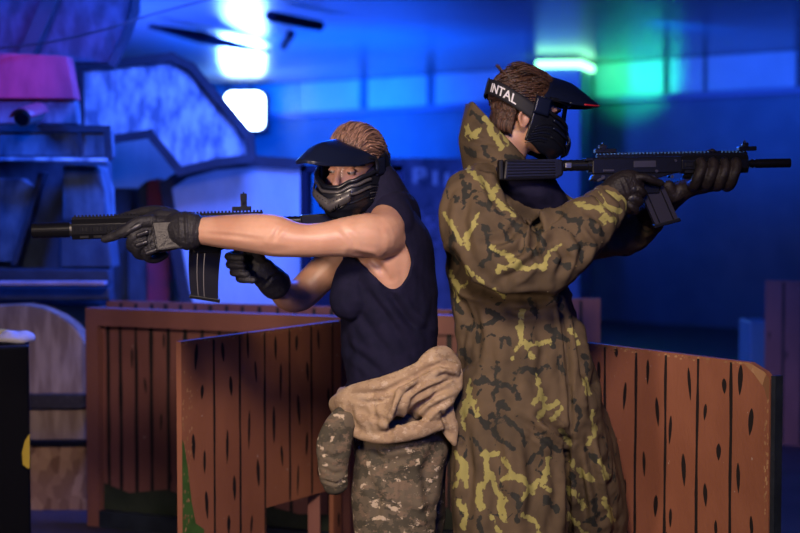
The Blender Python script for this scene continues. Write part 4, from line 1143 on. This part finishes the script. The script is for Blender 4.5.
c = crease(c, n_, [([(322,452),(334,458),(346,452)],2.2,.003),([(320,466),(334,474),(344,472)],1.8,.003),([(322,480),(336,484),(348,478)],1.3,.005),([(340,425),(330,440),(324,455)],2.5,.005),([(335,425),(345,440)],2.5,.005)])
setco(me, c); obj('sleeve', me, m_fleck, jo, True)

# gloves ---- near hand cradling the handguard, index finger pointing along it
gl = p1
bm = bmesh.new()
limb(bm, [(P(190,231,3.985),.046,.054),(P(184,230,3.99),.044,.052),(P(178,230,4.0),.041,.050)], (0,1,0), 18, 3)     # cuff
limb(bm, [(P(184,231,4.0),.034,.041),(P(172,233,4.005),.030,.047),(P(158,234,4.01),.026,.052),(P(147,232,4.015),.022,.048),(P(140,230,4.02),.018,.038)], (0,1,0), 20, 4)
finger(bm, [(152,221,4.0),(137,223,3.985),(126,230,3.98),(114,236,3.995),(105,239,4.005)], .0185, .0118)   # index
finger(bm, [(146,232,4.00),(134,236,3.985),(131,246,4.005),(138,250,4.035),(148,247,4.06)], .0165, .0125)
finger(bm, [(149,240,4.00),(139,244,3.985),(137,253,4.01),(146,256,4.04),(156,252,4.06)], .0160, .012)
finger(bm, [(156,246,4.005),(148,251,3.99),(148,258,4.015),(157,259,4.045),(165,255,4.06)], .0145, .011)
finger(bm, [(176,216,4.02),(160,211,4.06),(142,212,4.10),(128,216,4.125),(118,219,4.135)], .0175, .0120)  # thumb over the top
limb(bm, [(P(178,222,4.01),.022,.028),(P(162,219,4.03),.026,.028),(P(150,220,4.05),.022,.022)], (0,1,0), 16, 3)
me = remesh(bm, .0026, 3); c, n_ = arrays(me)
c = c + n_*(fbm(c, 45, (1,1,1), 4)*.0012)[:,None]
c = crease(c, n_, [([(183,212),(184,248)],1.8,.003),([(188,212),(190,248)],1.6,.002),([(140,222),(131,231)],1.2,.002),([(151,228),(146,246),(150,254)],1.4,.003)])
setco(me, c); go = obj('glove', me, m_glove, p1, True)
def pad(rows, name, par, thick=.006, m=None):
    bm = bmesh.new(); A = [P(x,y,d) for x,y,d in rows]; prism(bm, A, V((0,thick,0)), 0, .0025); return obj(name, bm, m or m_glovep, par, False)
pad([(152,222,3.976),(178,221,3.963),(182,247,3.966),(157,250,3.974)], 'knuckle_pad', go, .02)
bm = bmesh.new(); tubes(bm, [P(152,222,3.974),P(178,221,3.961),P(182,247,3.964),P(157,250,3.972)], .0022, 8, closed=True); obj('seam', bm, m_glovep, go, True)
bm = bmesh.new()
limb(bm, [(P(140,225,3.977),.006,.009),(P(130,230,3.970),.006,.009),(P(122,235,3.978),.005,.008)], (0,1,0), 12, 3); limb(bm, [(P(118,237,3.984),.005,.007),(P(109,239.5,3.996),.004,.006)], (0,1,0), 12, 1)
for x, y, d in ((142,234,3.968),(141,244,3.97),(151,252,3.978)): limb(bm, [(P(x+5,y-2,d+.004),.006,.007),(P(x-4,y+1,d+.002),.006,.007)], (0,1,0), 12, 1)
obj('finger_pads', bm, m_glovep, go, True)
# ---- far hand on the pistol grip
gp = T1 @ V((S1['grip']-.018,0,-.075))
bm = bmesh.new()
limb(bm, [(P(276,285,4.185),.040,.046),(P(268,277,4.15),.036,.042),(P(260,270,4.13),.030,.040),(P(250,264,4.135),.026,.040),(P(246,258,4.145),.022,.036)], (0,1,0), 20, 4)
for k, (y, x) in enumerate(((255,230),(263,231),(271,235),(277,241))):
    finger(bm, [(x+21,y+2,4.16),(x+9,y-1,4.16),(x-1,y+1,4.135),(x+1,y+2,4.09),(x+12,y+3,4.075)], .0125, .0108)
finger(bm, [(262,262,4.12),(256,252,4.09),(246,247,4.08),(236,247,4.082)], .0155, .0115)
me = remesh(bm, .0026, 3); c, n_ = arrays(me); c = c + n_*(fbm(c, 45, (1,1,1), 14)*.0012)[:,None]; c = crease(c, n_, [([(262,288),(272,277),(282,276)],1.6,.003)]); setco(me, c)
obj('glove', me, m_glove, p1, True)
# ================================================================= player in camouflage coveralls
D2 = 4.24
hc2 = P(526,110,D2-.02)
TH2 = headframe(hc2, math.radians(11), math.radians(14), math.radians(0))
p2 = thing('person', 'player in woodland camouflage coveralls and lettered black mask aiming a rifle right', 'person', (P(520,500,D2).x, D2, 0))
bm = bmesh.new(); head_shapes(bm, TH2)
limb(bm, pxl([(498,178,D2,30),(505,155,D2,21),(513,138,D2-.01,20)]), (0,1,0), 20, 3)
torso2 = [(494,176,D2,30,14),(496,194,D2,44,24),(500,220,D2,58,40),(505,260,D2,54,42),(508,300,D2,50,42),(510,340,D2,48,40),(512,375,D2,52,44),(514,405,D2,54,46)]
limb(bm, pxl(torso2), (0,1,0), 26, 3)
limb(bm, pxl([(490,192,4.18,16),(482,200,4.10,18),(488,222,4.02,18),(510,248,3.98,16),(536,266,3.94,15),(560,248,3.955,14),(585,222,3.985,12),(604,204,4.0,11),(612,198,4.01,11)]), (0,1,0), 20, 3)
limb(bm, pxl([(500,188,4.3,22),(520,200,4.40,22),(560,222,4.42,17),(608,240,4.34,15),(640,222,4.22,13),(666,198,4.11,9.5),(674,193,4.09,8)]), (0,1,0), 20, 3)
for dy, xs in ((-.12,(508,506,508,510)),(.14,(545,585,598,606))):
    limb(bm, pxl([(xs[0],410,D2+dy,30,36),(xs[1],480,D2+dy*1.2,24,28),(xs[2],560,D2+dy*1.4,20,22),(xs[3],650,D2+dy*1.5,12,13)]), (0,1,0), 20, 3)
    limb(bm, [(P(xs[3],655,D2+dy*1.5),.04,.04),(P(xs[3]+20,668,D2+dy*1.5),.036,.028),(P(xs[3]+42,672,D2+dy*1.5),.032,.02)], (0,1,0), 14, 3)
me = remesh(bm, .005, 5); c, n_ = arrays(me); c = sockets(c, TH2); setco(me, c)
obj('body', me, m_skin, p2, True); eyes(TH2, p2)
def comb2(p):
    x, y, z = p
    if x > .05 and z < .075: return None
    if z < -.092: return None
    if z < .0 and x > -.012: return None
    if z < -.02 and x > -.03: return None
    return V((-.9, 0, -.25)) if z > -.0 else V((-.25, 0, -1))
def crest2(bm, rnd):
    for k in range(220):
        s = rnd.uniform(-.06,.06); x = rnd.uniform(-.03,.07)
        p0 = V((x, s, .030+.086*math.sqrt(max(0,1-(s/.079)**2-((x+.012)/.102)**2))))
        pts = [p0, p0+V((-.008,s*.1,.008)), p0+V((-.03,s*.2,.010+rnd.random()*.005)), p0+V((-.055,s*.2,.0))]
        tubes(bm, pts, [.0012,.002,.0018,.0008], 5, sub=2)
    for k in range(700):     # nape
        s = rnd.uniform(-1,1); a = s*1.25; z0 = rnd.uniform(-.05,.02); p0 = V((-.020-.078*math.cos(a), .074*math.sin(a), z0))
        q = V((.010*math.cos(a), -.006*math.sin(a), -.028))
        tubes(bm, [p0, p0+q*.6+V((-.004,0,0)), p0+q*1.3], [.002,.003,.001], 5, sub=2)
    for k in range(14):      # the tuft sticking out above the strap at the back
        p0 = V((-.085, -.02+rnd.uniform(-.012,.012), .078)); tubes(bm, [p0, p0+V((-.018,0,.008)), p0+V((-.034+rnd.uniform(-.006,.006),rnd.uniform(-.01,.01),.022+rnd.uniform(-.004,.004)))], [.0025,.002,.0008], 5, sub=3)
hairdo(TH2, p2, m_hair2, comb2, 8, .04, 1100, .006, crest2)
mask2 = mask(TH2, 'black paintball mask with lettered strap worn by the camouflaged player', 'INTAL', (198,246,.026), (-.010,.036), .044, True, m_visor, rear=92, crown=1, tipz=.066, tipx=.205)

# coverall ------------------------------------------------------
bm = bmesh.new()
limb(bm, pxl([(500,158,D2,26,22),(494,168,D2,36,26),(492,180,D2,48,34),(496,200,D2,62,46),(500,228,D2,66,55),(505,262,D2,63,58),(510,295,D2,60,58),(516,325,D2,62,60),(520,355,D2,66,62),(522,385,D2,68,64),(524,410,D2,68,64),(522,425,D2,60,58)]), (0,1,0), 30, 3)
# near leg, wide and straight
limb(bm, pxl([(510,395,D2-.09,44,56),(508,430,D2-.11,42,56),(508,465,D2-.12,40,57),(510,500,D2-.13,40,58),(512,540,D2-.14,38,58),(512,590,D2-.15,34,48),(512,630,D2-.16,30,38),(512,664,D2-.16,26,30)]), (0,1,0), 28, 3)
limb(bm, pxl([(545,385,D2+.08,42,46),(560,420,D2+.10,42,46),(574,455,D2+.11,40,44),(584,490,D2+.12,40,42),(590,530,D2+.13,38,40),(597,585,D2+.15,34,36),(603,630,D2+.16,30,32),(606,662,D2+.17,26,28)]), (0,1,0), 28, 3)
limb(bm, pxl([(543,300,D2-.05,44,26),(556,340,D2-.04,46,28),(568,385,D2-.02,48,28),(578,430,D2,46,28),(586,480,D2+.04,42,28),(592,530,D2+.08,38,28),(598,600,D2+.14,32,26)]), (0,1,0), 24, 3)
# near sleeve
slv = [(486,186,4.17,26,24),(474,200,4.08,34,31),(478,226,4.01,34,34),(496,252,3.965,33,34),(520,266,3.935,32,31),(543,264,3.93,30,31),(566,246,3.945,28,29),(586,225,3.965,25,27),(602,210,3.98,22,23),(610,203,3.99,19,20)]
limb(bm, pxl(slv), (0,1,0), 26, 4)
# far sleeve
limb(bm, pxl([(505,186,4.3,26,24),(524,200,4.39,30,26),(562,218,4.42,26,25),(600,236,4.36,24,22),(628,232,4.27,21,20),(645,220,4.21,18,17)]), (0,1,0), 24, 4)
me = remesh(bm, .0062, 5)
c, n_ = arrays(me)
q = proj(c)
# broad cloth billow and hanging folds
c = c + n_*(fbm(c, 5.5, (1,1,.55), 21)*.014 + fbm(c, 15, (1,1,.5), 22)*.009 + fbm(c, 34, (1,1,.6), 23)*.003)[:,None]
setco(me, c); c, n_ = arrays(me)
folds = [([(500,180),(512,205),(530,222),(545,230)],5,.016),([(548,196),(540,222),(533,246),(540,262)],4,.018),([(560,214),(545,232),(536,244)],3,.012),([(530,240),(520,252),(500,258)],4,.008),
 ([(535,255),(520,272),(500,280)],4,.007),([(555,242),(566,258),(556,280)],4,.008),([(570,228),(585,246),(580,262)],4,.008),([(588,212),(604,222),(606,234)],3.5,.006),([(520,225),(505,240),(486,243)],4,.007),
 ([(592,190),(606,204),(618,214)],3,.006),([(452,255),(470,285),(505,298),(545,298)],5,.014),([(468,190),(462,220),(468,248)],5,.006),([(482,172),(492,196),(505,214)],4,.007),
 ([(458,290),(468,320),(462,350)],4,.006),([(470,300),(478,335),(474,370)],5,.006),([(560,300),(566,345),(570,400),(572,440)],2.4,.008),([(573,300),(578,345),(584,400)],3,.008),([(566,430),(568,480),(570,533)],4,.014),
 ([(540,415),(556,430),(566,442)],4,.010),([(520,420),(548,440),(562,452)],4,.006),([(480,300),(520,312),(556,308)],4,.007),([(490,420),(500,470),(496,533)],6,.006),([(530,440),(535,490),(528,533)],6,.007),
 ([(464,420),(470,470),(466,533)],5,.006),([(585,430),(592,470),(600,520)],4,.006),([(578,350),(590,385),(592,415)],3.5,.009),([(600,440),(608,480),(616,520)],3.5,.007),([(575,440),(584,500),(586,533)],4,.008),
 ([(510,330),(512,360),(508,400)],6,.005),([(535,320),(545,350),(540,380)],5,.005)]
c = crease(c, n_, [(a_,b_,d_*1.7) for a_,b_,d_ in folds]); setco(me, c); c, n_ = arrays(me)
# ---- woodland pattern fields (metres, positive inside a patch)
def field(c, n_, strokes, rpx, procedural, seed):
    q = proj(c); w = (fbm(c, 26, (1,1,1), seed, 3))*3.2; w2 = fbm(c, 26, (1,1,1), seed+5, 3)*3.2
    qq = q + np.stack([w, w2], 1)
    f = np.full(len(c), -9.0)
    for s in strokes:
        r = rpx*(s[0] if not isinstance(s[0], tuple) else 1); pl = [p for p in s if isinstance(p, tuple)]
        for a, b in zip(pl, pl[1:]):
            d, t = seg_dist(qq, a, b); f = np.maximum(f, r-d)
    f = f*D2/F
    near = n_[:,1] < .30
    return np.where(near, f, procedural)
yel = [[(468,166),(476,178),(486,186),(494,198),(502,210)],[(492,196),(498,186)],[(494,200),(512,214)],[.9,(444,214),(452,226),(460,240),(468,246)],[(466,244),(470,232),(476,214)],[(455,228),(448,222)],
 [(490,246),(504,254),(514,264),(530,270),(545,264),(551,250)],[(505,256),(520,262)],[(516,266),(498,268)],[.8,(553,248),(562,244)],[1.2,(574,196),(584,187),(596,192),(604,204),(618,212)],[(578,204),(596,206),(608,216),(614,220)],[(600,212),(606,222)],
 [(450,272),(455,284),(458,298)],[(465,268),(474,276),(484,284)],[(495,290),(503,298)],[.7,(462,288),(466,282)],
 [(522,312),(521,330),(518,346)],[(518,330),(527,346),(534,356)],[(520,343),(535,345),(549,343)],[.8,(516,346),(512,358)],
 [(538,378),(541,394),(546,408),(540,420)],[(546,408),(556,402)],[(541,394),(532,404)],[(552,420),(560,408)],
 [(468,382),(471,398),(478,414)],[(463,428),(465,405)],[.8,(470,396),(464,404)],
 [1.2,(487,452),(489,472),(481,488),(477,502)],[(482,456),(497,454)],[1.1,(490,472),(496,490),(501,506),(504,520)],[(496,490),(505,500)],[(478,500),(482,510)],
 [1.1,(504,460),(513,476),(531,488),(546,480),(547,458)],[(513,476),(502,478)],[(531,488),(522,498)],[(538,486),(550,490)],
 [1.2,(457,452),(464,468),(468,486)],[(462,470),(455,484)],[(459,500),(466,515),(462,530)],[(492,518),(500,532)],[(520,515),(534,522),(540,533)],
 [1.2,(572,462),(582,474),(592,480)],[(569,488),(578,498),(584,506)],[(568,514),(577,524),(584,533)],[(592,412),(594,430),(588,444)],[(600,460),(606,478)],[(604,500),(612,520)],[(562,430),(570,444)],
 [.8,(584,380),(590,394)],[.8,(572,330),(578,342)]]
drk = [[(463,176),(466,192),(463,206)],[(466,192),(456,200)],[(476,200),(488,208),(506,214)],[(488,208),(492,198)],[(486,228),(488,246),(490,258),(482,266)],[(488,248),(500,256)],[(537,230),(545,244),(541,252),(530,250)],[(558,212),(570,222),(582,218)],
 [(570,250),(582,244),(594,246)],[(582,244),(580,260)],[(452,232),(450,250),(458,262)],[(512,220),(524,234)],[(590,226),(602,232)],[(556,262),(570,268)],[(500,226),(510,240)],
 [(476,381),(492,383),(510,385),(522,398)],[(496,363),(497,381),(495,398)],[(484,378),(478,386)],[(513,370),(534,371),(549,367)],[(466,408),(480,420),(496,434),(514,450)],[(487,427),(492,414)],[(463,326),(478,328),(497,318)],[(476,330),(480,342)],
 [(548,328),(560,334),(568,340)],[(555,330),(552,346)],[(487,308),(500,318)],[(558,360),(564,376)],[(506,420),(520,430),(524,442)],[(545,432),(552,446),(560,450)],[(512,492),(520,504),(518,520)],[(546,500),(556,510)],[(478,520),(484,533)],
 [(474,440),(482,448)],[(538,454),(530,462)],[(574,400),(580,416),(576,430)],[(586,450),(596,460)],[(572,476),(574,488)],[(594,500),(598,516)],[(584,356),(588,372)],[(500,404),(510,410)],[(462,350),(470,362)],[(530,300),(536,312)],[(455,300),(462,312)],[(590,520),(600,530)]]
nz = fbm(c, 7, (1,1,.7), 31, 3); nm = fbm(c, 4, (1,1,1), 33, 2)
py_ = np.minimum(.055-np.abs(nz), nm*.5+.02)*.12
nz2 = fbm(c, 8, (1,1,.8), 41, 3); nm2 = fbm(c, 4, (1,1,1), 43, 2)
pd_ = np.minimum(.07-np.abs(nz2), nm2*.5+.05)*.12
attr(me, 'light', field(c, n_, yel, 2.8, py_, 51)); attr(me, 'dark', np.maximum(field(c, n_, drk, 2.8, pd_, 61), pd_-.0035))
cov = obj('coveralls', me, m_camo, p2, True)
bm = bmesh.new(); limb(bm, [(P(508,178,4.13),.07,.05),(P(520,186,4.12),.09,.06),(P(534,192,4.13),.10,.066),(P(548,204,4.14),.08,.058),(P(556,220,4.16),.07,.05)], (0,1,0), 22, 3)  # dark shape filling the chest front between the sleeves
me_ = remesh(bm, .006, 3); c_, n2_ = arrays(me_); setco(me_, c_+n2_*(fbm(c_, 16, (1,1,1), 77)*.008)[:,None]); obj('dark_chest', me_, m_shirt, p2, True)
# seams
bm = bmesh.new()
def on_surface(px, py, d0=3.6):
    """point where the view line meets the coverall (to lay a stitched seam on the cloth)"""
    i = np.argmin(((proj_c-np.array([px,py]))**2).sum(1) + np.where(no_c[:,1] < .2, 0, 1e6)); return V(c[i])
proj_c = proj(c); no_c = n_
for pl in ([(548,292),(562,278),(576,266),(590,254),(602,242),(612,230)],):
    tubes(bm, [on_surface(x,y)+V((0,-.002,0)) for x,y in pl], .0014, 6, sub=4)
obj('seam', bm, mat('seam_thread', (.22,.16,.09), .8), cov, True)
# cuff
bm = bmesh.new(); limb(bm, pxl([(601,211,3.985,21,23),(609,204,3.995,19,20),(615,199,4.005,16,17)]), (0,1,0), 22, 4)
me = remesh(bm, .0045, 2); c, n_ = arrays(me); c = c+n_*(ridge(c, 30, (1,1,1), 3)*.0025)[:,None]; setco(me, c); c, n_ = arrays(me)
attr(me, 'light', np.where(fbm(c,14,(1,1,1),3) > -.05, .02, -.02)*1.0); attr(me, 'dark', np.full(len(c), -.02))
obj('cuff', me, m_camo, cov, True)
# standing hood collar, open at the front
def coll(o):
    def f(a, b):
        th = math.radians(35+290*a)    # 180 = back of the neck
        cth, sth = math.cos(th), math.sin(th)
        bx, by = 490, 182
        back = .5-.5*math.cos(th)      # 0 front .. 1 back
        top = 162-(162-104)*min(1, back*1.12)**1.1
        y = by+(top-by)*b
        cx = 500-3*b; rx = 33+4*math.sin(b*PI)-2*b; ry = .115+.02*math.sin(b*PI)-.012*b
        roll = 0
        x = cx+(rx+roll+o)*cth - 3.5*math.sin(b*PI*1.0)*back
        p = P(x, y, D2); p.y = D2-.0+(ry)*sth*-1*(-1)
        n = noise.noise(V((a*7,b*2.2,o)))*.012
        return p+V((cth*n, sth*n, n*.4))
    return f
bm = bmesh.new(); sheet(bm, coll(0), 90, 26, thick=.009)
me = bpy.data.meshes.new('c'); bm.normal_update(); bm.to_mesh(me); bm.free()
c, n_ = arrays(me)
sgn = 1
c = crease(c, n_*sgn, [([(462,140),(480,144),(496,142)],2.2,.008),([(468,118),(486,138),(505,152)],3,.004),([(470,160),(490,165),(515,168)],3,.006)]); setco(me, c)
ycol = [[1.2,(487,118),(492,134),(500,146)],[(478,128),(474,140)],[(500,132),(506,144)],[(466,126),(470,138)],[(486,170),(498,176)]]
dcol = [[(472,112),(484,122)],[(506,154),(518,160)],[(484,148),(492,160)],[(466,148),(474,156)]]
attr(me, 'light', field(c, n_*sgn-np.array([0,1.0,0]), ycol, 2.6, None, 71)); attr(me, 'dark', field(c, n_-np.array([0,1.0,0]), dcol, 3, None, 81))
obj('hood', me, m_camo, cov, True)
for dy, x0 in ((-.16,512),(.17,606)):
    bm = bmesh.new(); q = P(x0,650,D2+dy); x = q.x; y = q.y
    limb(bm, [(V((x,y,.22)),.055,.055),(V((x,y,.12)),.05,.052),(V((x+.01,y,.06)),.05,.062)], (0,1,0), 18, 3)
    limb(bm, [(V((x-.045,y,.045)),.042,.042),(V((x+.05,y,.045)),.046,.04),(V((x+.13,y,.038)),.05,.034),(V((x+.18,y,.034)),.046,.03)], (0,1,0), 18, 3)
    box(bm, (x+.07,y,.014), (.29,.10,.028), bev=.01); obj('boot', remesh(bm, .006, 3), m_boot, p2, True)
# gloves ---- near (trigger) hand wrapping the grip, back of the hand to the camera
m_glove2 = mat('glove_dark_brown', (.012,.009,.011), .5, col2=(.021,.015,.016), scale=20, bump=.3, bscale=200, spec=.3)
bm = bmesh.new()
limb(bm, [(P(606,202,4.0),.036,.040),(P(613,194,3.995),.034,.042),(P(622,188,3.985),.030,.046),(P(632,186,3.985),.024,.044),(P(638,186,3.995),.018,.036)], (0,1,0), 20, 4)
for k, (x, y) in enumerate(((642,184),(641,193),(638,202),(634,210))):
    if k == 0: finger(bm, [(632,178,3.985),(642,177,3.975),(652,180,3.98),(661,183,3.99)], .0115, .0095)
    else: finger(bm, [(628,y-6,3.985),(x-3,y-4,3.972),(x+2,y,3.985),(x-2,y+1,4.02),(x-10,y,4.045)], .0125, .0105)
finger(bm, [(612,188,4.0),(612,178,4.01),(618,174,4.04),(628,174,4.06)], .0155, .0115)
limb(bm, [(P(618,196,3.985),.018,.03),(P(628,206,3.99),.018,.026)], (0,1,0), 14, 3)
me = remesh(bm, .0026, 3); c, n_ = arrays(me); c = c + n_*(fbm(c, 45, (1,1,1), 24)*.0012)[:,None]
c = crease(c, n_, [([(606,190),(616,204)],1.6,.003),([(622,180),(628,196)],1.4,.002)]); setco(me, c); g_ = obj('glove', me, m_glove2, p2, True)
bm = bmesh.new()
for x, y, d in ((632,180,3.972),(633,189,3.966),(632,198,3.968)): ell(bm, P(x,y,d), (.013,.007,.011))
obj('knuckle_pads', bm, m_glovep, g_, True)
# ---- far (support) hand under the handguard, fingers coming up on the near side
bm = bmesh.new()
limb(bm, [(P(650,216,4.19),.046,.046),(P(664,203,4.13),.040,.040),(P(676,193,4.09),.034,.036),(P(692,187,4.05),.036,.026),(P(712,184,4.04),.038,.022),(P(728,181,4.04),.034,.018)], (0,1,0), 20, 4)
for k, x in enumerate((698,710,722,733)):
    finger(bm, [(x-6,186,4.03),(x-3,184,3.990),(x+1,175,3.972),(x+4,167,3.978),(x+3,162,3.988)], .0170, .0145)
finger(bm, [(682,190,4.07),(688,176,4.075),(696,164,4.07),(705,156,4.06),(712,153,4.05)], .0165, .012)
limb(bm, [(P(668,186,4.04),.016,.018),(P(674,196,4.05),.02,.022),(P(680,190,4.05),.02,.022)], (0,1,0), 14, 3)
me = remesh(bm, .0026, 3); c, n_ = arrays(me); c = c + n_*(fbm(c, 45, (1,1,1), 34)*.0012)[:,None]; setco(me, c)
obj('glove', me, m_glove2, p2, True)
# ================================================================= camera and light
cam = bpy.data.cameras.new('camera'); co = bpy.data.objects.new('camera', cam); COL.objects.link(co)
co.location = (0,0,CAMZ); co.rotation_euler = (PI/2-PITCH, 0, 0)
cam.sensor_width = 36; cam.lens = F/800*36; cam.clip_end = 100
cam.dof.use_dof = True; cam.dof.focus_distance = 4.1; cam.dof.aperture_fstop = 2.2
SC.camera = co
def light(name, kind, loc, target, energy, color, size=1, size_y=None, spot=None, blend=.5):
    l = bpy.data.lights.new(name, kind); l.energy = energy; l.color = color
    if kind == 'AREA':
        l.size = size
        if size_y: l.shape = 'RECTANGLE'; l.size_y = size_y
    elif kind == 'SPOT': l.shadow_soft_size = size; l.spot_size = math.radians(spot); l.spot_blend = blend
    else: l.shadow_soft_size = size
    o = bpy.data.objects.new(name, l); COL.objects.link(o); o.location = loc
    if target is not None: o.rotation_euler = (V(target)-V(loc)).to_track_quat('-Z','Y').to_euler()
    return o
BL = (.035,.10,1); BL2 = (.06,.12,1)
light('key', 'SPOT', (-.05,1.0,2.75), (-.22,4.35,.60), 560, (1,.79,.62), .32, spot=58, blend=1)
light('warm_fill', 'SPOT', (-2.4,.7,1.4), (-.15,4.2,1.15), 280, (1,.76,.60), .4, spot=40, blend=1)
light('face_fill', 'SPOT', (-2.2,.4,1.5), (-.15,4.1,1.495), 420, (1,.74,.55), .05, spot=6, blend=.8)  # added narrow spot to brighten the masked face, no lamp of the hall
BLS = (0,.10,1); BLP = (.05,.13,1)
light('blue_hall_left', 'SPOT', (-3.1,11.6,1.35), (-1.9,13.0,3), 2400, (.03,.10,1), .6, spot=105, blend=.8)
light('blue_hall_uplight', 'SPOT', (-.8,14,1.2), (-.6,14.8,3), 1100, BLS, .5, spot=120, blend=1)
light('blue_hall_mid', 'SPOT', (-2.0,13.5,2.8), (-.9,19.5,1.9), 14000, BLS, .5, spot=50, blend=1)
light('blue_props', 'AREA', (-.4,6.3,2.92), (-1.4,8.0,1.2), 260, BLP, 1.0)
light('blue_flank', 'AREA', (.6,6.9,1.3), (-1.2,8.6,1.2), 70, BLP, .7)
light('blue_props_front', 'SPOT', (-2.9,4.4,2.9), (-1.7,6.9,2.05), 900, BLS, .4, spot=52, blend=1)
light('blue_rim', 'AREA', (.0,7.4,2.9), (0,4.2,1.2), 130, BLS, 1.5)
light('blue_front', 'SPOT', (.8,-.5,2.4), (0,4.2,1.2), 170, BLS, .6, spot=36, blend=1)
light('red_lamp', 'SPOT', (-2.3,5.6,2.1), (-1.86,6.72,2.02), 20, (1,.02,.05), .1, spot=32)
light('blue_band_right', 'SPOT', (2.2,13,2.85), (4.3,15.6,2.72), 420, BLS, .2, spot=60, blend=1)
gw = wallpt(618); light('green_led', 'SPOT', (P(598,72,15.9).x+.1,15.9,2.74), (gw.x+.3,gw.y,2.85), 66, (.02,1,.36), .1, spot=76)
light('flood_glow', 'SPOT', (P(244,110,19.3).x,19.1,2.5), (P(244,60,16).x,15,3.1), 380, (.15,.38,1), .3, spot=100)
w = bpy.data.worlds.new('world'); SC.world = w; w.use_nodes = True
w.node_tree.nodes['Background'].inputs['Color'].default_value = (.0,.04,.4,1); w.node_tree.nodes['Background'].inputs['Strength'].default_value = .15
vs = SC.view_settings; vs.view_transform = 'Standard'; vs.look = 'None'; vs.gamma = 1; vs.exposure = 0; vs.use_curve_mapping = False
SC.cycles.use_denoising = True
SC.cycles.max_bounces = 6; SC.cycles.sample_clamp_indirect = 6; SC.cycles.use_adaptive_sampling = False
